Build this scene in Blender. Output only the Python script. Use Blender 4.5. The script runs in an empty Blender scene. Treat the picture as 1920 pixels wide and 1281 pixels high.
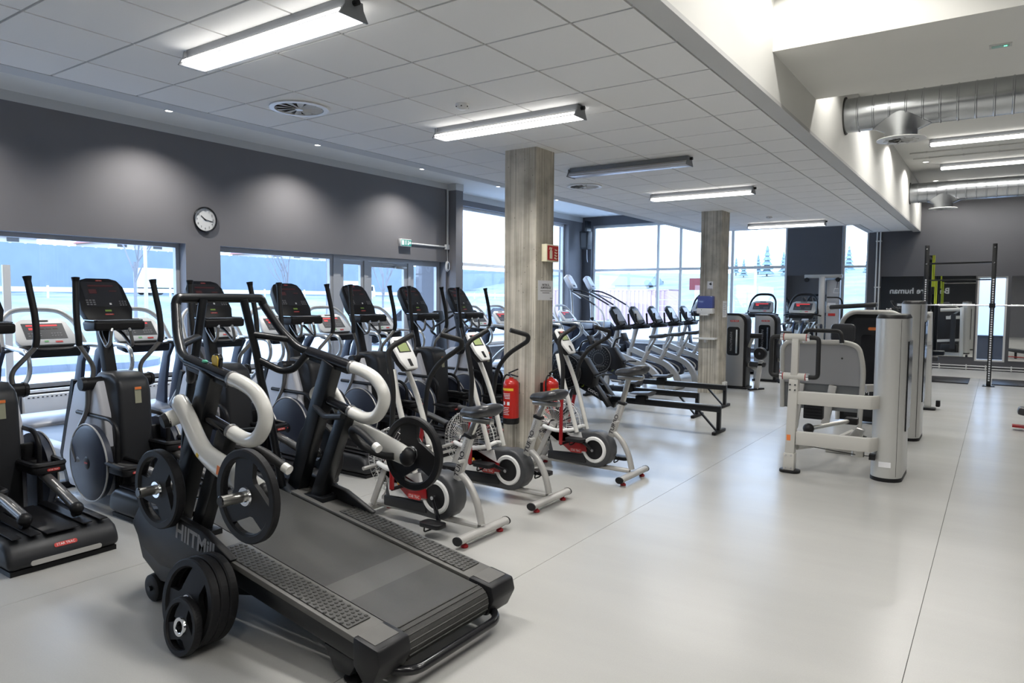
import bpy, bmesh, math, random
from mathutils import Vector, Matrix, noise
random.seed(7)
PI = math.pi
C = bpy.context.scene.collection
S = bpy.context.scene

# ------------------------------------------------------------------ camera
YAW, PITCH, ROLL, FPX = 0.604467412, 0.0614130658, 0.00725902597, 1319.79669
EYE = 1.65
fw = Vector((-math.sin(YAW)*math.cos(PITCH), math.cos(YAW)*math.cos(PITCH), -math.sin(PITCH)))
rt0 = Vector((math.cos(YAW), math.sin(YAW), 0)); up0 = rt0.cross(fw)
rt = rt0*math.cos(ROLL) + up0*math.sin(ROLL); upv = up0*math.cos(ROLL) - rt0*math.sin(ROLL)
cd = bpy.data.cameras.new('camera'); cam = bpy.data.objects.new('camera', cd); C.objects.link(cam)
cd.sensor_fit = 'HORIZONTAL'; cd.sensor_width = 36; cd.lens = FPX/1920*36; cd.clip_start = .05; cd.clip_end = 900
cam.matrix_world = Matrix(((rt.x, upv.x, -fw.x, 0), (rt.y, upv.y, -fw.y, 0), (rt.z, upv.z, -fw.z, EYE), (0, 0, 0, 1)))
S.camera = cam

# ------------------------------------------------------------------ world, exposure
w = bpy.data.worlds.new('overcast_sky'); S.world = w; w.use_nodes = True
nt = w.node_tree; nt.nodes.clear()
wo = nt.nodes.new('ShaderNodeOutputWorld'); bg = nt.nodes.new('ShaderNodeBackground')
tc = nt.nodes.new('ShaderNodeTexCoord'); sx = nt.nodes.new('ShaderNodeSeparateXYZ'); rp = nt.nodes.new('ShaderNodeValToRGB')
nt.links.new(tc.outputs['Generated'], sx.inputs[0]); nt.links.new(sx.outputs['Z'], rp.inputs[0])
rp.color_ramp.elements[0].position = 0.0; rp.color_ramp.elements[0].color = (.64, .80, 1, 1)
rp.color_ramp.elements[1].position = .5; rp.color_ramp.elements[1].color = (.47, .67, 1, 1)
nt.links.new(rp.outputs[0], bg.inputs[0]); bg.inputs[1].default_value = 6.4
nt.links.new(bg.outputs[0], wo.inputs[0])
S.view_settings.view_transform = 'Standard'; S.view_settings.look = 'None'
S.view_settings.gamma = 1; S.view_settings.use_curve_mapping = False
S.view_settings.exposure = 0.0
try:
    S.cycles.use_denoising = True
    S.cycles.sample_clamp_indirect = 6
    S.cycles.max_bounces = 10; S.cycles.diffuse_bounces = 5; S.cycles.glossy_bounces = 4; S.cycles.transparent_max_bounces = 12
    S.cycles.caustics_reflective = False; S.cycles.caustics_refractive = False
except Exception: pass
LUM_W = 36.0        # watts of one lit ceiling luminaire
SPOT_W = 195.0       # watts of one recessed downlight
LAMP_COL = (1, .975, .93)

# ------------------------------------------------------------------ materials
def mat(name, col, rough=.5, metal=0, spec=.5, var=0, vscale=8, bump=0, bscale=200, coat=0, rvar=0, emit=None, es=0, stretch=None, trans=0, ior=1.45, alpha=1):
    m = bpy.data.materials.new(name); m.use_nodes = True
    t = m.node_tree; b = t.nodes['Principled BSDF']
    c = (col[0], col[1], col[2], 1)
    b.inputs['Base Color'].default_value = c; b.inputs['Roughness'].default_value = rough
    b.inputs['Metallic'].default_value = metal; b.inputs['Specular IOR Level'].default_value = spec
    b.inputs['Coat Weight'].default_value = coat; b.inputs['IOR'].default_value = ior
    b.inputs['Transmission Weight'].default_value = trans; b.inputs['Alpha'].default_value = alpha
    if emit:
        b.inputs['Emission Color'].default_value = (*emit, 1); b.inputs['Emission Strength'].default_value = es
    if var or rvar or bump:
        co = t.nodes.new('ShaderNodeTexCoord'); mp = t.nodes.new('ShaderNodeMapping')
        t.links.new(co.outputs['Object'], mp.inputs[0])
        if stretch: mp.inputs['Scale'].default_value = stretch
        n = t.nodes.new('ShaderNodeTexNoise'); n.inputs['Scale'].default_value = vscale; n.inputs['Detail'].default_value = 4
        t.links.new(mp.outputs[0], n.inputs['Vector'])
        if var:
            r = t.nodes.new('ShaderNodeValToRGB'); r.color_ramp.elements[0].position = .3; r.color_ramp.elements[1].position = .7
            r.color_ramp.elements[0].color = tuple(max(0, x*(1-var)) for x in c[:3])+(1,)
            r.color_ramp.elements[1].color = tuple(min(1, x*(1+var)) for x in c[:3])+(1,)
            t.links.new(n.outputs['Fac'], r.inputs[0]); t.links.new(r.outputs[0], b.inputs['Base Color'])
        if rvar:
            q = t.nodes.new('ShaderNodeMapRange'); q.inputs[3].default_value = rough-rvar; q.inputs[4].default_value = rough+rvar
            t.links.new(n.outputs['Fac'], q.inputs[0]); t.links.new(q.outputs[0], b.inputs['Roughness'])
        if bump:
            n2 = t.nodes.new('ShaderNodeTexNoise'); n2.inputs['Scale'].default_value = bscale; t.links.new(mp.outputs[0], n2.inputs['Vector'])
            bp = t.nodes.new('ShaderNodeBump'); bp.inputs['Strength'].default_value = bump; bp.inputs['Distance'].default_value = .002
            t.links.new(n2.outputs['Fac'], bp.inputs['Height']); t.links.new(bp.outputs[0], b.inputs['Normal'])
    return m
def emat(name, col, s):
    return mat(name, (0.02, .02, .02), .5, emit=col, es=s)
def sr(r, g, b):
    f = lambda x: ((x/255+.055)/1.055)**2.4 if x > 10 else x/255/12.92
    return (f(r), f(g), f(b))
MT = {}
MT['black'] = mat('black_plastic', (.011, .011, .0125), .42, spec=.35, bump=.12, bscale=400)
MT['gloss'] = mat('black_gloss_plastic', (.012, .012, .014), .16)
MT['bmetal'] = mat('black_powder_coat', (.008, .009, .011), .3, bump=.08, bscale=600)
MT['rubber'] = mat('black_rubber', (.012, .012, .0135), .5, spec=.28, bump=.15, bscale=500)
MT['grip'] = mat('foam_grip', (.010, .010, .011), .6, bump=.2, bscale=500)
MT['char'] = mat('charcoal_plastic', (.022, .023, .026), .42, spec=.35, bump=.12, bscale=300)
MT['dkgrey'] = mat('dark_grey_plastic', (.055, .057, .062), .42, bump=.12, bscale=300)
MT['gunm'] = mat('gunmetal_paint', (.24, .235, .23), .32, metal=.7)
MT['silver'] = mat('silver_paint', (.50, .49, .47), .36, metal=.35, rvar=.05, vscale=20)
MT['chrome'] = mat('chrome', (.82, .83, .86), .14, metal=1)
MT['steel'] = mat('brushed_steel', (.55, .54, .51), .28, metal=.95, var=.05, vscale=30)
MT['wgloss'] = mat('white_gloss_paint', (.72, .71, .67), .18, coat=.5)
MT['wplast'] = mat('white_plastic', (.76, .76, .75), .35)
MT['lilac'] = mat('pale_shroud_plastic', (.62, .63, .68), .35)
MT['navy'] = mat('blue_black_plastic', (.035, .042, .065), .4)
MT['red'] = mat('red_paint', (.30, .012, .016), .35)
MT['logo'] = mat('red_badge', (.52, .035, .03), .4)
MT['wletter'] = mat('white_print', (.8, .8, .8), .5)
MT['gletter'] = mat('grey_print', (.23, .23, .24), .5)
MT['dletter'] = mat('dark_print', (.03, .03, .035), .5)
MT['yellow'] = mat('yellow_plastic', (.75, .5, .04), .4)
MT['orange'] = mat('orange_label', (.75, .2, .05), .5)
MT['lcd'] = mat('lcd_green', (.30, .36, .16), .2, emit=(.4, .5, .2), es=.05)
MT['screen'] = mat('dark_screen', (.03, .03, .034), .12)
MT['led'] = emat('red_led', (1, .05, .06), 1.0)
MT['ledd'] = emat('dim_red_led', (1, .03, .04), .035)
MT['scr2'] = mat('pale_lcd', (.45, .50, .62), .2)
MT['btn'] = mat('grey_button_print', (.2, .2, .21), .5)
MT['paper'] = mat('white_paper', (.78, .78, .8), .7)
MT['fireR'] = mat('fire_red', (.46, .02, .014), .2, coat=.4)
MT['glowcream'] = mat('cream_plastic', (.85, .8, .6), .5)
MT['leather'] = mat('saddle_vinyl', (.035, .036, .04), .3, bump=.15, bscale=250)
MT['beltm'] = None

# ------------------------------------------------------------------ mesh builder
def fillet(pts, r, n=5):
    pts = [Vector(p) for p in pts]
    if len(pts) < 3 or r <= 0: return pts
    out = [pts[0]]
    for i in range(1, len(pts)-1):
        a, b, c = pts[i-1], pts[i], pts[i+1]
        d1, d2 = a-b, c-b
        l = min(r, d1.length*.49, d2.length*.49)
        p0, p1 = b+d1.normalized()*l, b+d2.normalized()*l
        for k in range(n+1):
            t = k/n
            out.append(p0*(1-t)**2 + b*2*t*(1-t) + p1*t*t)
    out.append(pts[-1]); return out
def smoothpath(pts, n=6):
    P = [Vector(p) for p in pts]; out = []
    for i in range(len(P)-1):
        p0 = P[max(i-1, 0)]; p1 = P[i]; p2 = P[i+1]; p3 = P[min(i+2, len(P)-1)]
        for k in range(n):
            t = k/n
            out.append(.5*((2*p1)+(p2-p0)*t+(2*p0-5*p1+4*p2-p3)*t*t+(3*p1-p0-3*p2+p3)*t**3))
    out.append(P[-1]); return out
class MB:
    def __init__(s): s.v = []; s.f = []
    def add(s, vs, fs):
        o = len(s.v); s.v += [tuple(x) for x in vs]; s.f += [tuple(i+o for i in f) for f in fs]; return s
    def box(s, x0, x1, y0, y1, z0, z1):
        vs = [(x, y, z) for x in (x0, x1) for y in (y0, y1) for z in (z0, z1)]
        return s.add(vs, [(0, 1, 3, 2), (4, 6, 7, 5), (0, 4, 5, 1), (2, 3, 7, 6), (0, 2, 6, 4), (1, 5, 7, 3)])
    def cbox(s, c, d): return s.box(c[0]-d[0]/2, c[0]+d[0]/2, c[1]-d[1]/2, c[1]+d[1]/2, c[2]-d[2]/2, c[2]+d[2]/2)
    def hexa(s, vs): return s.add(vs, [(0, 1, 3, 2), (4, 6, 7, 5), (0, 4, 5, 1), (2, 3, 7, 6), (0, 2, 6, 4), (1, 5, 7, 3)])
    def beam(s, p0, p1, wd, ht, side=(0, 1, 0), w2=None, h2=None):
        p0, p1 = Vector(p0), Vector(p1); d = (p1-p0).normalized(); sd = Vector(side); sd = (sd-d*sd.dot(d)).normalized(); u = d.cross(sd)
        w2 = wd if w2 is None else w2; h2 = ht if h2 is None else h2
        vs = []
        for p, a, b in ((p0, wd, ht), (p1, w2, h2)):
            for i in (-1, 1):
                for j in (-1, 1): vs.append(p+sd*(i*a/2)+u*(j*b/2))
        return s.hexa(vs)
    def tube(s, pts, r, n=10, fil=0, closed=False, r2=None, caps=True):
        P = fillet(pts, fil) if fil else [Vector(p) for p in pts]
        q = [P[0]]
        for p in P[1:]:
            if (p-q[-1]).length > 1e-5: q.append(p)
        P = q; N = len(P); rings = []
        t0 = (P[1]-P[0]).normalized(); ref = Vector((0, 0, 1)) if abs(t0.z) < .9 else Vector((1, 0, 0))
        nrm = (ref-t0*ref.dot(t0)).normalized()
        for i in range(N):
            if closed: t = (P[(i+1) % N]-P[i-1]).normalized()
            else: t = (P[min(i+1, N-1)]-P[max(i-1, 0)]).normalized()
            nrm = (nrm-t*nrm.dot(t))
            nrm = nrm.normalized() if nrm.length > 1e-6 else t.orthogonal().normalized()
            b = t.cross(nrm); rr = r if r2 is None else r+(r2-r)*i/(N-1)
            rings.append([P[i]+(nrm*math.cos(2*PI*k/n)+b*math.sin(2*PI*k/n))*rr for k in range(n)])
        vs = [v for R in rings for v in R]; fs = []
        for i in range(N if closed else N-1):
            j = (i+1) % N
            for k in range(n):
                l = (k+1) % n; fs.append((i*n+k, i*n+l, j*n+l, j*n+k))
        if not closed and caps: fs.append(tuple(range(n-1, -1, -1))); fs.append(tuple((N-1)*n+k for k in range(n)))
        return s.add(vs, fs)
    def cyl(s, p0, p1, r, r2=None, n=20): return s.tube([p0, p1], r, n, r2=r2)
    def lathe(s, prof, c=(0, 0, 0), axis=(0, 0, 1), n=32, caps=True):
        a = Vector(axis).normalized(); x = a.orthogonal().normalized(); y = a.cross(x); c = Vector(c)
        vs = [c+a*z+(x*math.cos(2*PI*k/n)+y*math.sin(2*PI*k/n))*r for r, z in prof for k in range(n)]; fs = []
        for i in range(len(prof)-1):
            for k in range(n):
                l = (k+1) % n; fs.append((i*n+k, i*n+l, (i+1)*n+l, (i+1)*n+k))
        if caps:
            if prof[0][0] > 1e-6: fs.append(tuple(range(n-1, -1, -1)))
            if prof[-1][0] > 1e-6: fs.append(tuple((len(prof)-1)*n+k for k in range(n)))
        return s.add(vs, fs)
    def prism(s, poly, t0, t1, ax='y', tap=1.0):
        n = len(poly); cx = sum(p[0] for p in poly)/n; cy = sum(p[1] for p in poly)/n
        def P(a, b, t):
            return {'y': (a, t, b), 'x': (t, a, b), 'z': (a, b, t)}[ax]
        vs = [P(a, b, t0) for a, b in poly]+[P(cx+(a-cx)*tap, cy+(b-cy)*tap, t1) for a, b in poly]
        fs = [tuple(range(n-1, -1, -1)), tuple(range(n, 2*n))]+[(i, (i+1) % n, n+(i+1) % n, n+i) for i in range(n)]
        return s.add(vs, fs)
    def ball(s, c, r, n=12, m=8):
        rx, ry, rz = (r, r, r) if not hasattr(r, '__len__') else r
        vs = [(c[0], c[1], c[2]+rz)]
        for i in range(1, m):
            t = PI*i/m
            for k in range(n): vs.append((c[0]+rx*math.sin(t)*math.cos(2*PI*k/n), c[1]+ry*math.sin(t)*math.sin(2*PI*k/n), c[2]+rz*math.cos(t)))
        vs.append((c[0], c[1], c[2]-rz)); fs = []
        for k in range(n): fs.append((0, 1+k, 1+(k+1) % n))
        for i in range(m-2):
            for k in range(n): fs.append((1+i*n+k, 1+(i+1)*n+k, 1+(i+1)*n+(k+1) % n, 1+i*n+(k+1) % n))
        L = len(vs)-1
        for k in range(n): fs.append((L, 1+(m-2)*n+(k+1) % n, 1+(m-2)*n+k))
        return s.add(vs, fs)
    def quad(s, a, b, c, d): return s.add([a, b, c, d], [(0, 1, 2, 3)])
    def panel(s, c, ux, uy, wd, ht, th):
        c, ux, uy = Vector(c), Vector(ux).normalized(), Vector(uy).normalized(); n = ux.cross(uy)
        vs = [c+ux*(i*wd/2)+uy*(j*ht/2)+n*k for i in (-1, 1) for j in (-1, 1) for k in (0, th)]
        return s.hexa(vs)
    def build(s, name, m, parent=None, bev=0, seg=2, ang=35, flat=False, W=False):
        me = bpy.data.meshes.new(name)
        vs = s.v
        if W and parent is not None:
            L = parent.location; vs = [(x-L.x, y-L.y, z-L.z) for x, y, z in vs]
        me.from_pydata(vs, [], s.f)
        bm = bmesh.new(); bm.from_mesh(me); bmesh.ops.recalc_face_normals(bm, faces=bm.faces)
        if bev:
            es = [e for e in bm.edges if len(e.link_faces) == 2 and e.calc_face_angle(0) > .6]
            bmesh.ops.bevel(bm, geom=es, offset=bev, segments=seg, affect='EDGES', profile=.5, clamp_overlap=True)
        bm.to_mesh(me); bm.free()
        if not flat:
            me.polygons.foreach_set('use_smooth', [True]*len(me.polygons)); me.set_sharp_from_angle(angle=math.radians(ang))
        me.materials.append(MT[m] if isinstance(m, str) else m)
        o = bpy.data.objects.new(name, me); C.objects.link(o); o.parent = parent
        return o
def tag(o, label=None, cat=None, group=None, kind=None):
    if label: o['label'] = label
    if cat: o['category'] = cat
    if group: o['group'] = group
    if kind: o['kind'] = kind
    return o
def thing(name, label, cat, loc=(0, 0, 0), rotz=0, group=None):
    o = bpy.data.objects.new(name, None); C.objects.link(o); o.empty_display_size = .1
    o.location = loc; o.rotation_euler = (0, 0, rotz)
    return tag(o, label, cat, group)
def dup(root, loc, rotz=None, label=None, group=None):
    def cp(o, par):
        c = o.copy(); C.objects.link(c); c.parent = par
        for ch in list(o.children): cp(ch, c)
        return c
    r = cp(root, None); r.location = loc
    if rotz is not None: r.rotation_euler = (0, 0, rotz)
    if label: r['label'] = label
    if group: r['group'] = group
    return r
def text(name, body, c, ux, uy, size, m, parent=None, W=False, th=.0012, align='CENTER', bold=0, xs=1.0, mirror=False):
    cu = bpy.data.curves.new('t', 'FONT'); cu.body = body; cu.size = size; cu.align_x = align; cu.align_y = 'CENTER'; cu.resolution_u = 2; cu.offset = bold
    to = bpy.data.objects.new('t', cu); C.objects.link(to)
    dg = bpy.context.evaluated_depsgraph_get(); me0 = bpy.data.meshes.new_from_object(to.evaluated_get(dg))
    c, ux, uy = Vector(c), Vector(ux).normalized(), Vector(uy).normalized(); nn = ux.cross(uy)
    b = MB(); b.v = [tuple(c+ux*v.co.x*xs+uy*v.co.y+nn*th) for v in me0.vertices]; b.f = [tuple(p.vertices) for p in me0.polygons]
    bpy.data.objects.remove(to); bpy.data.curves.remove(cu); bpy.data.meshes.remove(me0)
    me = bpy.data.meshes.new(name)
    vs = b.v
    if W and parent is not None:
        L = parent.location; vs = [(x-L.x, y-L.y, z-L.z) for x, y, z in vs]
    me.from_pydata(vs, [], b.f); me.materials.append(MT[m] if isinstance(m, str) else m)
    o = bpy.data.objects.new(name, me); C.objects.link(o); o.parent = parent
    return o
def struct(name, mb, m, bev=0, parent=None, flat=True):
    o = mb.build(name, m, parent, bev=bev, flat=flat)
    if parent is None: o['kind'] = 'structure'
    return o
def rrect(x0, x1, y0, y1, r, n=4):
    out = []
    for cx, cy, a in ((x1-r, y1-r, 0), (x0+r, y1-r, 90), (x0+r, y0+r, 180), (x1-r, y0+r, 270)):
        for k in range(n+1):
            t = math.radians(a+90*k/n); out.append((cx+r*math.cos(t), cy+r*math.sin(t)))
    return out
def ring(c, axis, r, rt_, n=32, m=8):
    """closed torus"""
    a = Vector(axis).normalized(); x = a.orthogonal().normalized(); y = a.cross(x); c = Vector(c)
    return [c+(x*math.cos(2*PI*k/n)+y*math.sin(2*PI*k/n))*r for k in range(n)]
# ------------------------------------------------------------------ room shell
ZC, ZB, ZH = 3.193, 4.0, 4.15
XL, XR, XN, YF, YB, XE = -9.5, -1.505, -10.07, 18.15, -4.0, 6.5
def floor_mat():
    m = bpy.data.materials.new('grey_vinyl_floor'); m.use_nodes = True; t = m.node_tree; b = t.nodes['Principled BSDF']
    co = t.nodes.new('ShaderNodeTexCoord'); mp = t.nodes.new('ShaderNodeMapping'); mp.inputs['Scale'].default_value = (.25, 1.3, 1)
    t.links.new(co.outputs['Object'], mp.inputs[0])
    n = t.nodes.new('ShaderNodeTexNoise'); n.inputs['Scale'].default_value = 1.1; n.inputs['Detail'].default_value = 6; n.inputs['Roughness'].default_value = .6
    t.links.new(mp.outputs[0], n.inputs['Vector'])
    r = t.nodes.new('ShaderNodeValToRGB'); r.color_ramp.elements[0].position = .25; r.color_ramp.elements[1].position = .75
    r.color_ramp.elements[0].color = (.415, .412, .395, 1); r.color_ramp.elements[1].color = (.475, .47, .45, 1)
    t.links.new(n.outputs['Fac'], r.inputs[0])
    sp = t.nodes.new('ShaderNodeTexNoise'); sp.inputs['Scale'].default_value = 160; t.links.new(co.outputs['Object'], sp.inputs['Vector'])
    mx = t.nodes.new('ShaderNodeMixRGB'); mx.blend_type = 'MULTIPLY'; mx.inputs[0].default_value = .12
    t.links.new(r.outputs[0], mx.inputs[1]); t.links.new(sp.outputs['Fac'], mx.inputs[2]); t.links.new(mx.outputs[0], b.inputs['Base Color'])
    q = t.nodes.new('ShaderNodeMapRange'); q.inputs[3].default_value = .2; q.inputs[4].default_value = .30
    t.links.new(n.outputs['Fac'], q.inputs[0]); t.links.new(q.outputs[0], b.inputs['Roughness'])
    b.inputs['Specular IOR Level'].default_value = .4
    return m
def conc_mat():
    m = bpy.data.materials.new('board_marked_concrete'); m.use_nodes = True; t = m.node_tree; b = t.nodes['Principled BSDF']
    co = t.nodes.new('ShaderNodeTexCoord'); mp = t.nodes.new('ShaderNodeMapping'); mp.inputs['Scale'].default_value = (40, 40, .7)
    t.links.new(co.outputs['Object'], mp.inputs[0])
    n = t.nodes.new('ShaderNodeTexNoise'); n.inputs['Scale'].default_value = 1; n.inputs['Detail'].default_value = 5; t.links.new(mp.outputs[0], n.inputs['Vector'])
    r = t.nodes.new('ShaderNodeValToRGB'); r.color_ramp.elements[0].position = .3; r.color_ramp.elements[1].position = .7
    r.color_ramp.elements[0].color = (.33, .30, .245, 1); r.color_ramp.elements[1].color = (.68, .635, .545, 1); t.links.new(n.outputs['Fac'], r.inputs[0])
    n2 = t.nodes.new('ShaderNodeTexNoise'); n2.inputs['Scale'].default_value = 3.5; n2.inputs['Detail'].default_value = 6; t.links.new(co.outputs['Object'], n2.inputs['Vector'])
    r2 = t.nodes.new('ShaderNodeValToRGB'); r2.color_ramp.elements[0].position = .32; r2.color_ramp.elements[1].position = .6
    r2.color_ramp.elements[0].color = (.62, .62, .62, 1); r2.color_ramp.elements[1].color = (1, 1, 1, 1); t.links.new(n2.outputs['Fac'], r2.inputs[0])
    v = t.nodes.new('ShaderNodeTexVoronoi'); v.inputs['Scale'].default_value = 16; t.links.new(co.outputs['Object'], v.inputs['Vector'])
    r3 = t.nodes.new('ShaderNodeValToRGB'); r3.color_ramp.elements[0].position = .05; r3.color_ramp.elements[1].position = .1
    r3.color_ramp.elements[0].color = (.25, .25, .25, 1); r3.color_ramp.elements[1].color = (1, 1, 1, 1); t.links.new(v.outputs['Distance'], r3.inputs[0])
    m1 = t.nodes.new('ShaderNodeMixRGB'); m1.blend_type = 'MULTIPLY'; m1.inputs[0].default_value = 1
    m2 = t.nodes.new('ShaderNodeMixRGB'); m2.blend_type = 'MULTIPLY'; m2.inputs[0].default_value = .9
    t.links.new(r.outputs[0], m1.inputs[1]); t.links.new(r2.outputs[0], m1.inputs[2]); t.links.new(m1.outputs[0], m2.inputs[1]); t.links.new(r3.outputs[0], m2.inputs[2])
    t.links.new(m2.outputs[0], b.inputs['Base Color']); b.inputs['Roughness'].default_value = .8
    bp = t.nodes.new('ShaderNodeBump'); bp.inputs['Strength'].default_value = .6; bp.inputs['Distance'].default_value = .006
    t.links.new(n.outputs['Fac'], bp.inputs['Height']); t.links.new(bp.outputs[0], b.inputs['Normal'])
    return m
def glass_mat():
    m = bpy.data.materials.new('window_glass'); m.use_nodes = True; t = m.node_tree; t.nodes.clear()
    o = t.nodes.new('ShaderNodeOutputMaterial'); a = t.nodes.new('ShaderNodeBsdfTransparent'); g = t.nodes.new('ShaderNodeBsdfGlossy'); mx = t.nodes.new('ShaderNodeMixShader')
    a.inputs[0].default_value = (.95, .97, 1, 1); g.inputs['Roughness'].default_value = .02; mx.inputs[0].default_value = .05
    t.links.new(a.outputs[0], mx.inputs[1]); t.links.new(g.outputs[0], mx.inputs[2]); t.links.new(mx.outputs[0], o.inputs[0]); return m
MT['floor'] = floor_mat(); MT['conc'] = conc_mat(); MT['glass'] = glass_mat()
MT['tile'] = mat('mineral_ceiling_tile', (.84, .835, .82), .9, var=.03, vscale=300, bump=.1, bscale=400)
MT['tbar'] = mat('white_enamel_grid', (.40, .40, .385), .5)
MT['shadowgap'] = mat('dark_gap', (.05, .05, .045), .8)
MT['plaster'] = mat('white_plaster', (.74, .735, .70), .75, var=.015, vscale=2)
MT['gplaster'] = mat('light_grey_plaster', (.55, .55, .54), .75, var=.02, vscale=2)
MT['dwall'] = mat('slate_grey_wall_paint', (.175, .17, .178), .62, var=.03, vscale=1.5, bump=.05, bscale=300)
MT['alu'] = mat('grey_aluminium_frame', (.52, .53, .55), .38, metal=.3)
MT['mirror'] = mat('mirror_glass', (.82, .84, .84), .015, metal=1)
MT['wood'] = mat('pale_board', (.62, .6, .55), .5)

# floor: vinyl sheets two metres wide with welded seams
fl = MB().box(XN-.4, XE, YB, YF+.3, -.12, -.006); floor = struct('floor', fl, 'shadowgap')
xs = [XN-.4, -8.28, -6.28, -4.28, -2.28, -.28, 1.72, 3.72, 5.72, XE]
for a, b_ in zip(xs[:-1], xs[1:]):
    MB().box(a+.0016, b_-.0016, YB, YF+.3, -.006, 0).build('floor_sheet', 'floor', floor, flat=True)

# left wall with the window and door openings
def wallboxes(M_, x0, x1, segs):
    for y0, y1, z0, z1 in segs: M_.box(x0, x1, y0, y1, z0, z1)
wl = MB(); WT = 2.39; SI = .51
wallboxes(wl, XL-.32, XL, [(YB, -2.2, 0, ZB), (-2.2, 5.615, 0, SI), (-2.2, 5.615, WT, ZB), (5.615, 6.154, 0, ZB), (6.154, 8.45, 0, SI), (6.154, 11.31, WT, ZB), (11.31, 11.37, 0, ZB)])
struct('wall_pilaster', MB().box(XN-.32, -9.278, 11.37, 11.6, 0, ZB), 'dwall')
wallboxes(wl, XN-.32, XN, [(11.6, 12.35, 0, 3.74), (12.35, 17.36, 0, SI), (17.36, YF, 0, 3.74), (11.6, YF, 3.74, ZB)])
wall_left = struct('wall_left', wl, 'dwall')
struct('trim_1', MB().box(XL, XL+.012, YB, 11.36, 3.885, ZB).box(-9.49, -9.266, 11.355, 11.37, 3.86, ZB).box(-9.278, -9.264, 11.37, 11.6, 3.86, ZB).box(XN, XN+.012, 11.6, YF, 3.86, ZB), 'gplaster')
# far wall
wf = MB()
for x0, x1, z0, z1 in [(XN-.3, -9.78, 0, ZB), (-9.78, -4.34, 0, .45), (-9.78, -4.34, 3.75, ZB), (-4.34, -3.1, 0, ZB), (-3.1, -2.54, 0, .3), (-3.1, -2.54, 3.75, ZB), (-2.54, -.4, 0, ZH),
                       (-.4, .135, 0, .37), (-.4, .135, 2.19, ZH), (.135, XE, 0, ZH)]:
    wf.box(x0, x1, YF, YF+.3, z0, z1)
MT['dwall2'] = mat('shade_darkened_slate', (.098, .098, .108), .62, var=.03, vscale=1.5, bump=.05, bscale=300)  # same slate darkened, putting the far wall's shade into its colour
struct('wall_far', wf, 'dwall2')
struct('wall_right', MB().box(XE, XE+.2, YB, YF, 0, ZH), 'dwall')
wall_back = struct('wall_back', MB().box(XN-.3, XE, YB-.2, YB, 0, ZH), 'dwall')
# lettering panel on the wall behind the photographer, seen only in the mirror
sgn = tag(MB().box(-5.2, -.3, YB, YB+.03, .9, 3.1).build('wall_mural', mat('black_mural', (.012, .013, .015), .5), None), 'black mural with white lettering behind the photographer, seen in the far mirror', 'mural')
text('lettering', 'Be more human', (-3.3, YB+.03, 2.15), (-1, 0, 0), (0, 0, 1), .40, 'wletter', sgn, bold=.006)
# ceilings
ceil = struct('ceiling', MB().box(-5.57, XR-.02, YB, 15.79, ZC+.03, ZC+.12).box(-2.39, XR-.02, 15.79, 17.64, ZC+.03, ZC+.12), 'shadowgap')
cols = [-5.57, -5.044, -4.444, -3.844, -3.244, -2.644, -2.044, -1.655]
rows = [.514+.6*k for k in range(26)]
rows = [r for r in rows if r < 15.7]+[15.79]
tile_me = {}
def tile(x0, x1, y0, y1):
    g = .0085; wx, wy = round(x1-x0-2*g, 4), round(y1-y0-2*g, 4)
    if (wx, wy) not in tile_me:
        o = MB().box(-wx/2, wx/2, -wy/2, wy/2, 0, .016).build('ceiling_tile', 'tile', ceil, flat=True); tile_me[(wx, wy)] = o.data
    else:
        o = bpy.data.objects.new('ceiling_tile', tile_me[(wx, wy)]); C.objects.link(o); o.parent = ceil
    o.location = ((x0+x1)/2, (y0+y1)/2, ZC)
for x0, x1 in zip(cols[:-1], cols[1:]):
    for y0, y1 in zip(rows[:-1], rows[1:]): tile(x0, x1, y0, y1)
rows2 = [15.79, 16.114, 16.714, 17.314, 17.64]
for x0, x1 in ((-2.39, -2.044), (-2.044, -1.655)):
    for y0, y1 in zip(rows2[:-1], rows2[1:]): tile(x0, x1, y0, y1)
for x in cols[1:-1]: MB().box(x-.012, x+.012, .5, 15.79, ZC+.007, ZC+.03).build('grid_bar', 'tbar', ceil, flat=True)
for y in rows[1:-1]: MB().box(-5.57, -1.655, y-.012, y+.012, ZC+.0075, ZC+.03).build('grid_bar', 'tbar', ceil, flat=True)
MB().box(-2.056, -2.032, 15.79, 17.64, ZC+.007, ZC+.03).build('grid_bar', 'tbar', ceil, flat=True)
for y in rows2[1:-1]: MB().box(-2.39, -1.655, y-.012, y+.012, ZC+.0075, ZC+.03).build('grid_bar', 'tbar', ceil, flat=True)
struct('ceiling_slab_near', MB().box(-5.57, -1.655, YB, .514, ZC, ZC+.03), 'tile')
# plaster borders and bulkheads
bd = MB().box(-1.65, XR, YB, YF, ZC, ZC+.03).box(-5.77, -5.578, YB, 15.94, ZC, ZC+.03).box(-5.578, -2.39-.15, 15.798, 15.94, ZC, ZC+.03).box(-2.54, -2.398, 15.798, YF-.3, ZC, ZC+.03).box(-2.398, -1.65, 17.648, 17.80, ZC, ZC+.03)
struct('trim_2', bd, 'gplaster')
sf = MB().box(XR-.1, XR, YB, YF, ZC+.03, ZH).box(-5.77, -5.67, YB, 15.94, ZC+.03, ZB).box(-5.67, -2.54, 15.84, 15.94, ZC+.03, ZB).box(-2.54, -2.44, 15.94, 17.8, ZC+.03, ZB).box(-2.44, XR-.1, 17.7, 17.8, ZC+.03, ZB)
struct('wall_soffit', sf, 'plaster')
struct('ceiling_perimeter', MB().box(XN-.35, -5.67, YB, YF, ZB, ZB+.1).box(-5.67, XR-.1, 15.94, YF, ZB, ZB+.1), 'plaster')
struct('ceiling_high', MB().box(XR, XE, YB, YF, ZH, ZH+.1), 'plaster')
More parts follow.
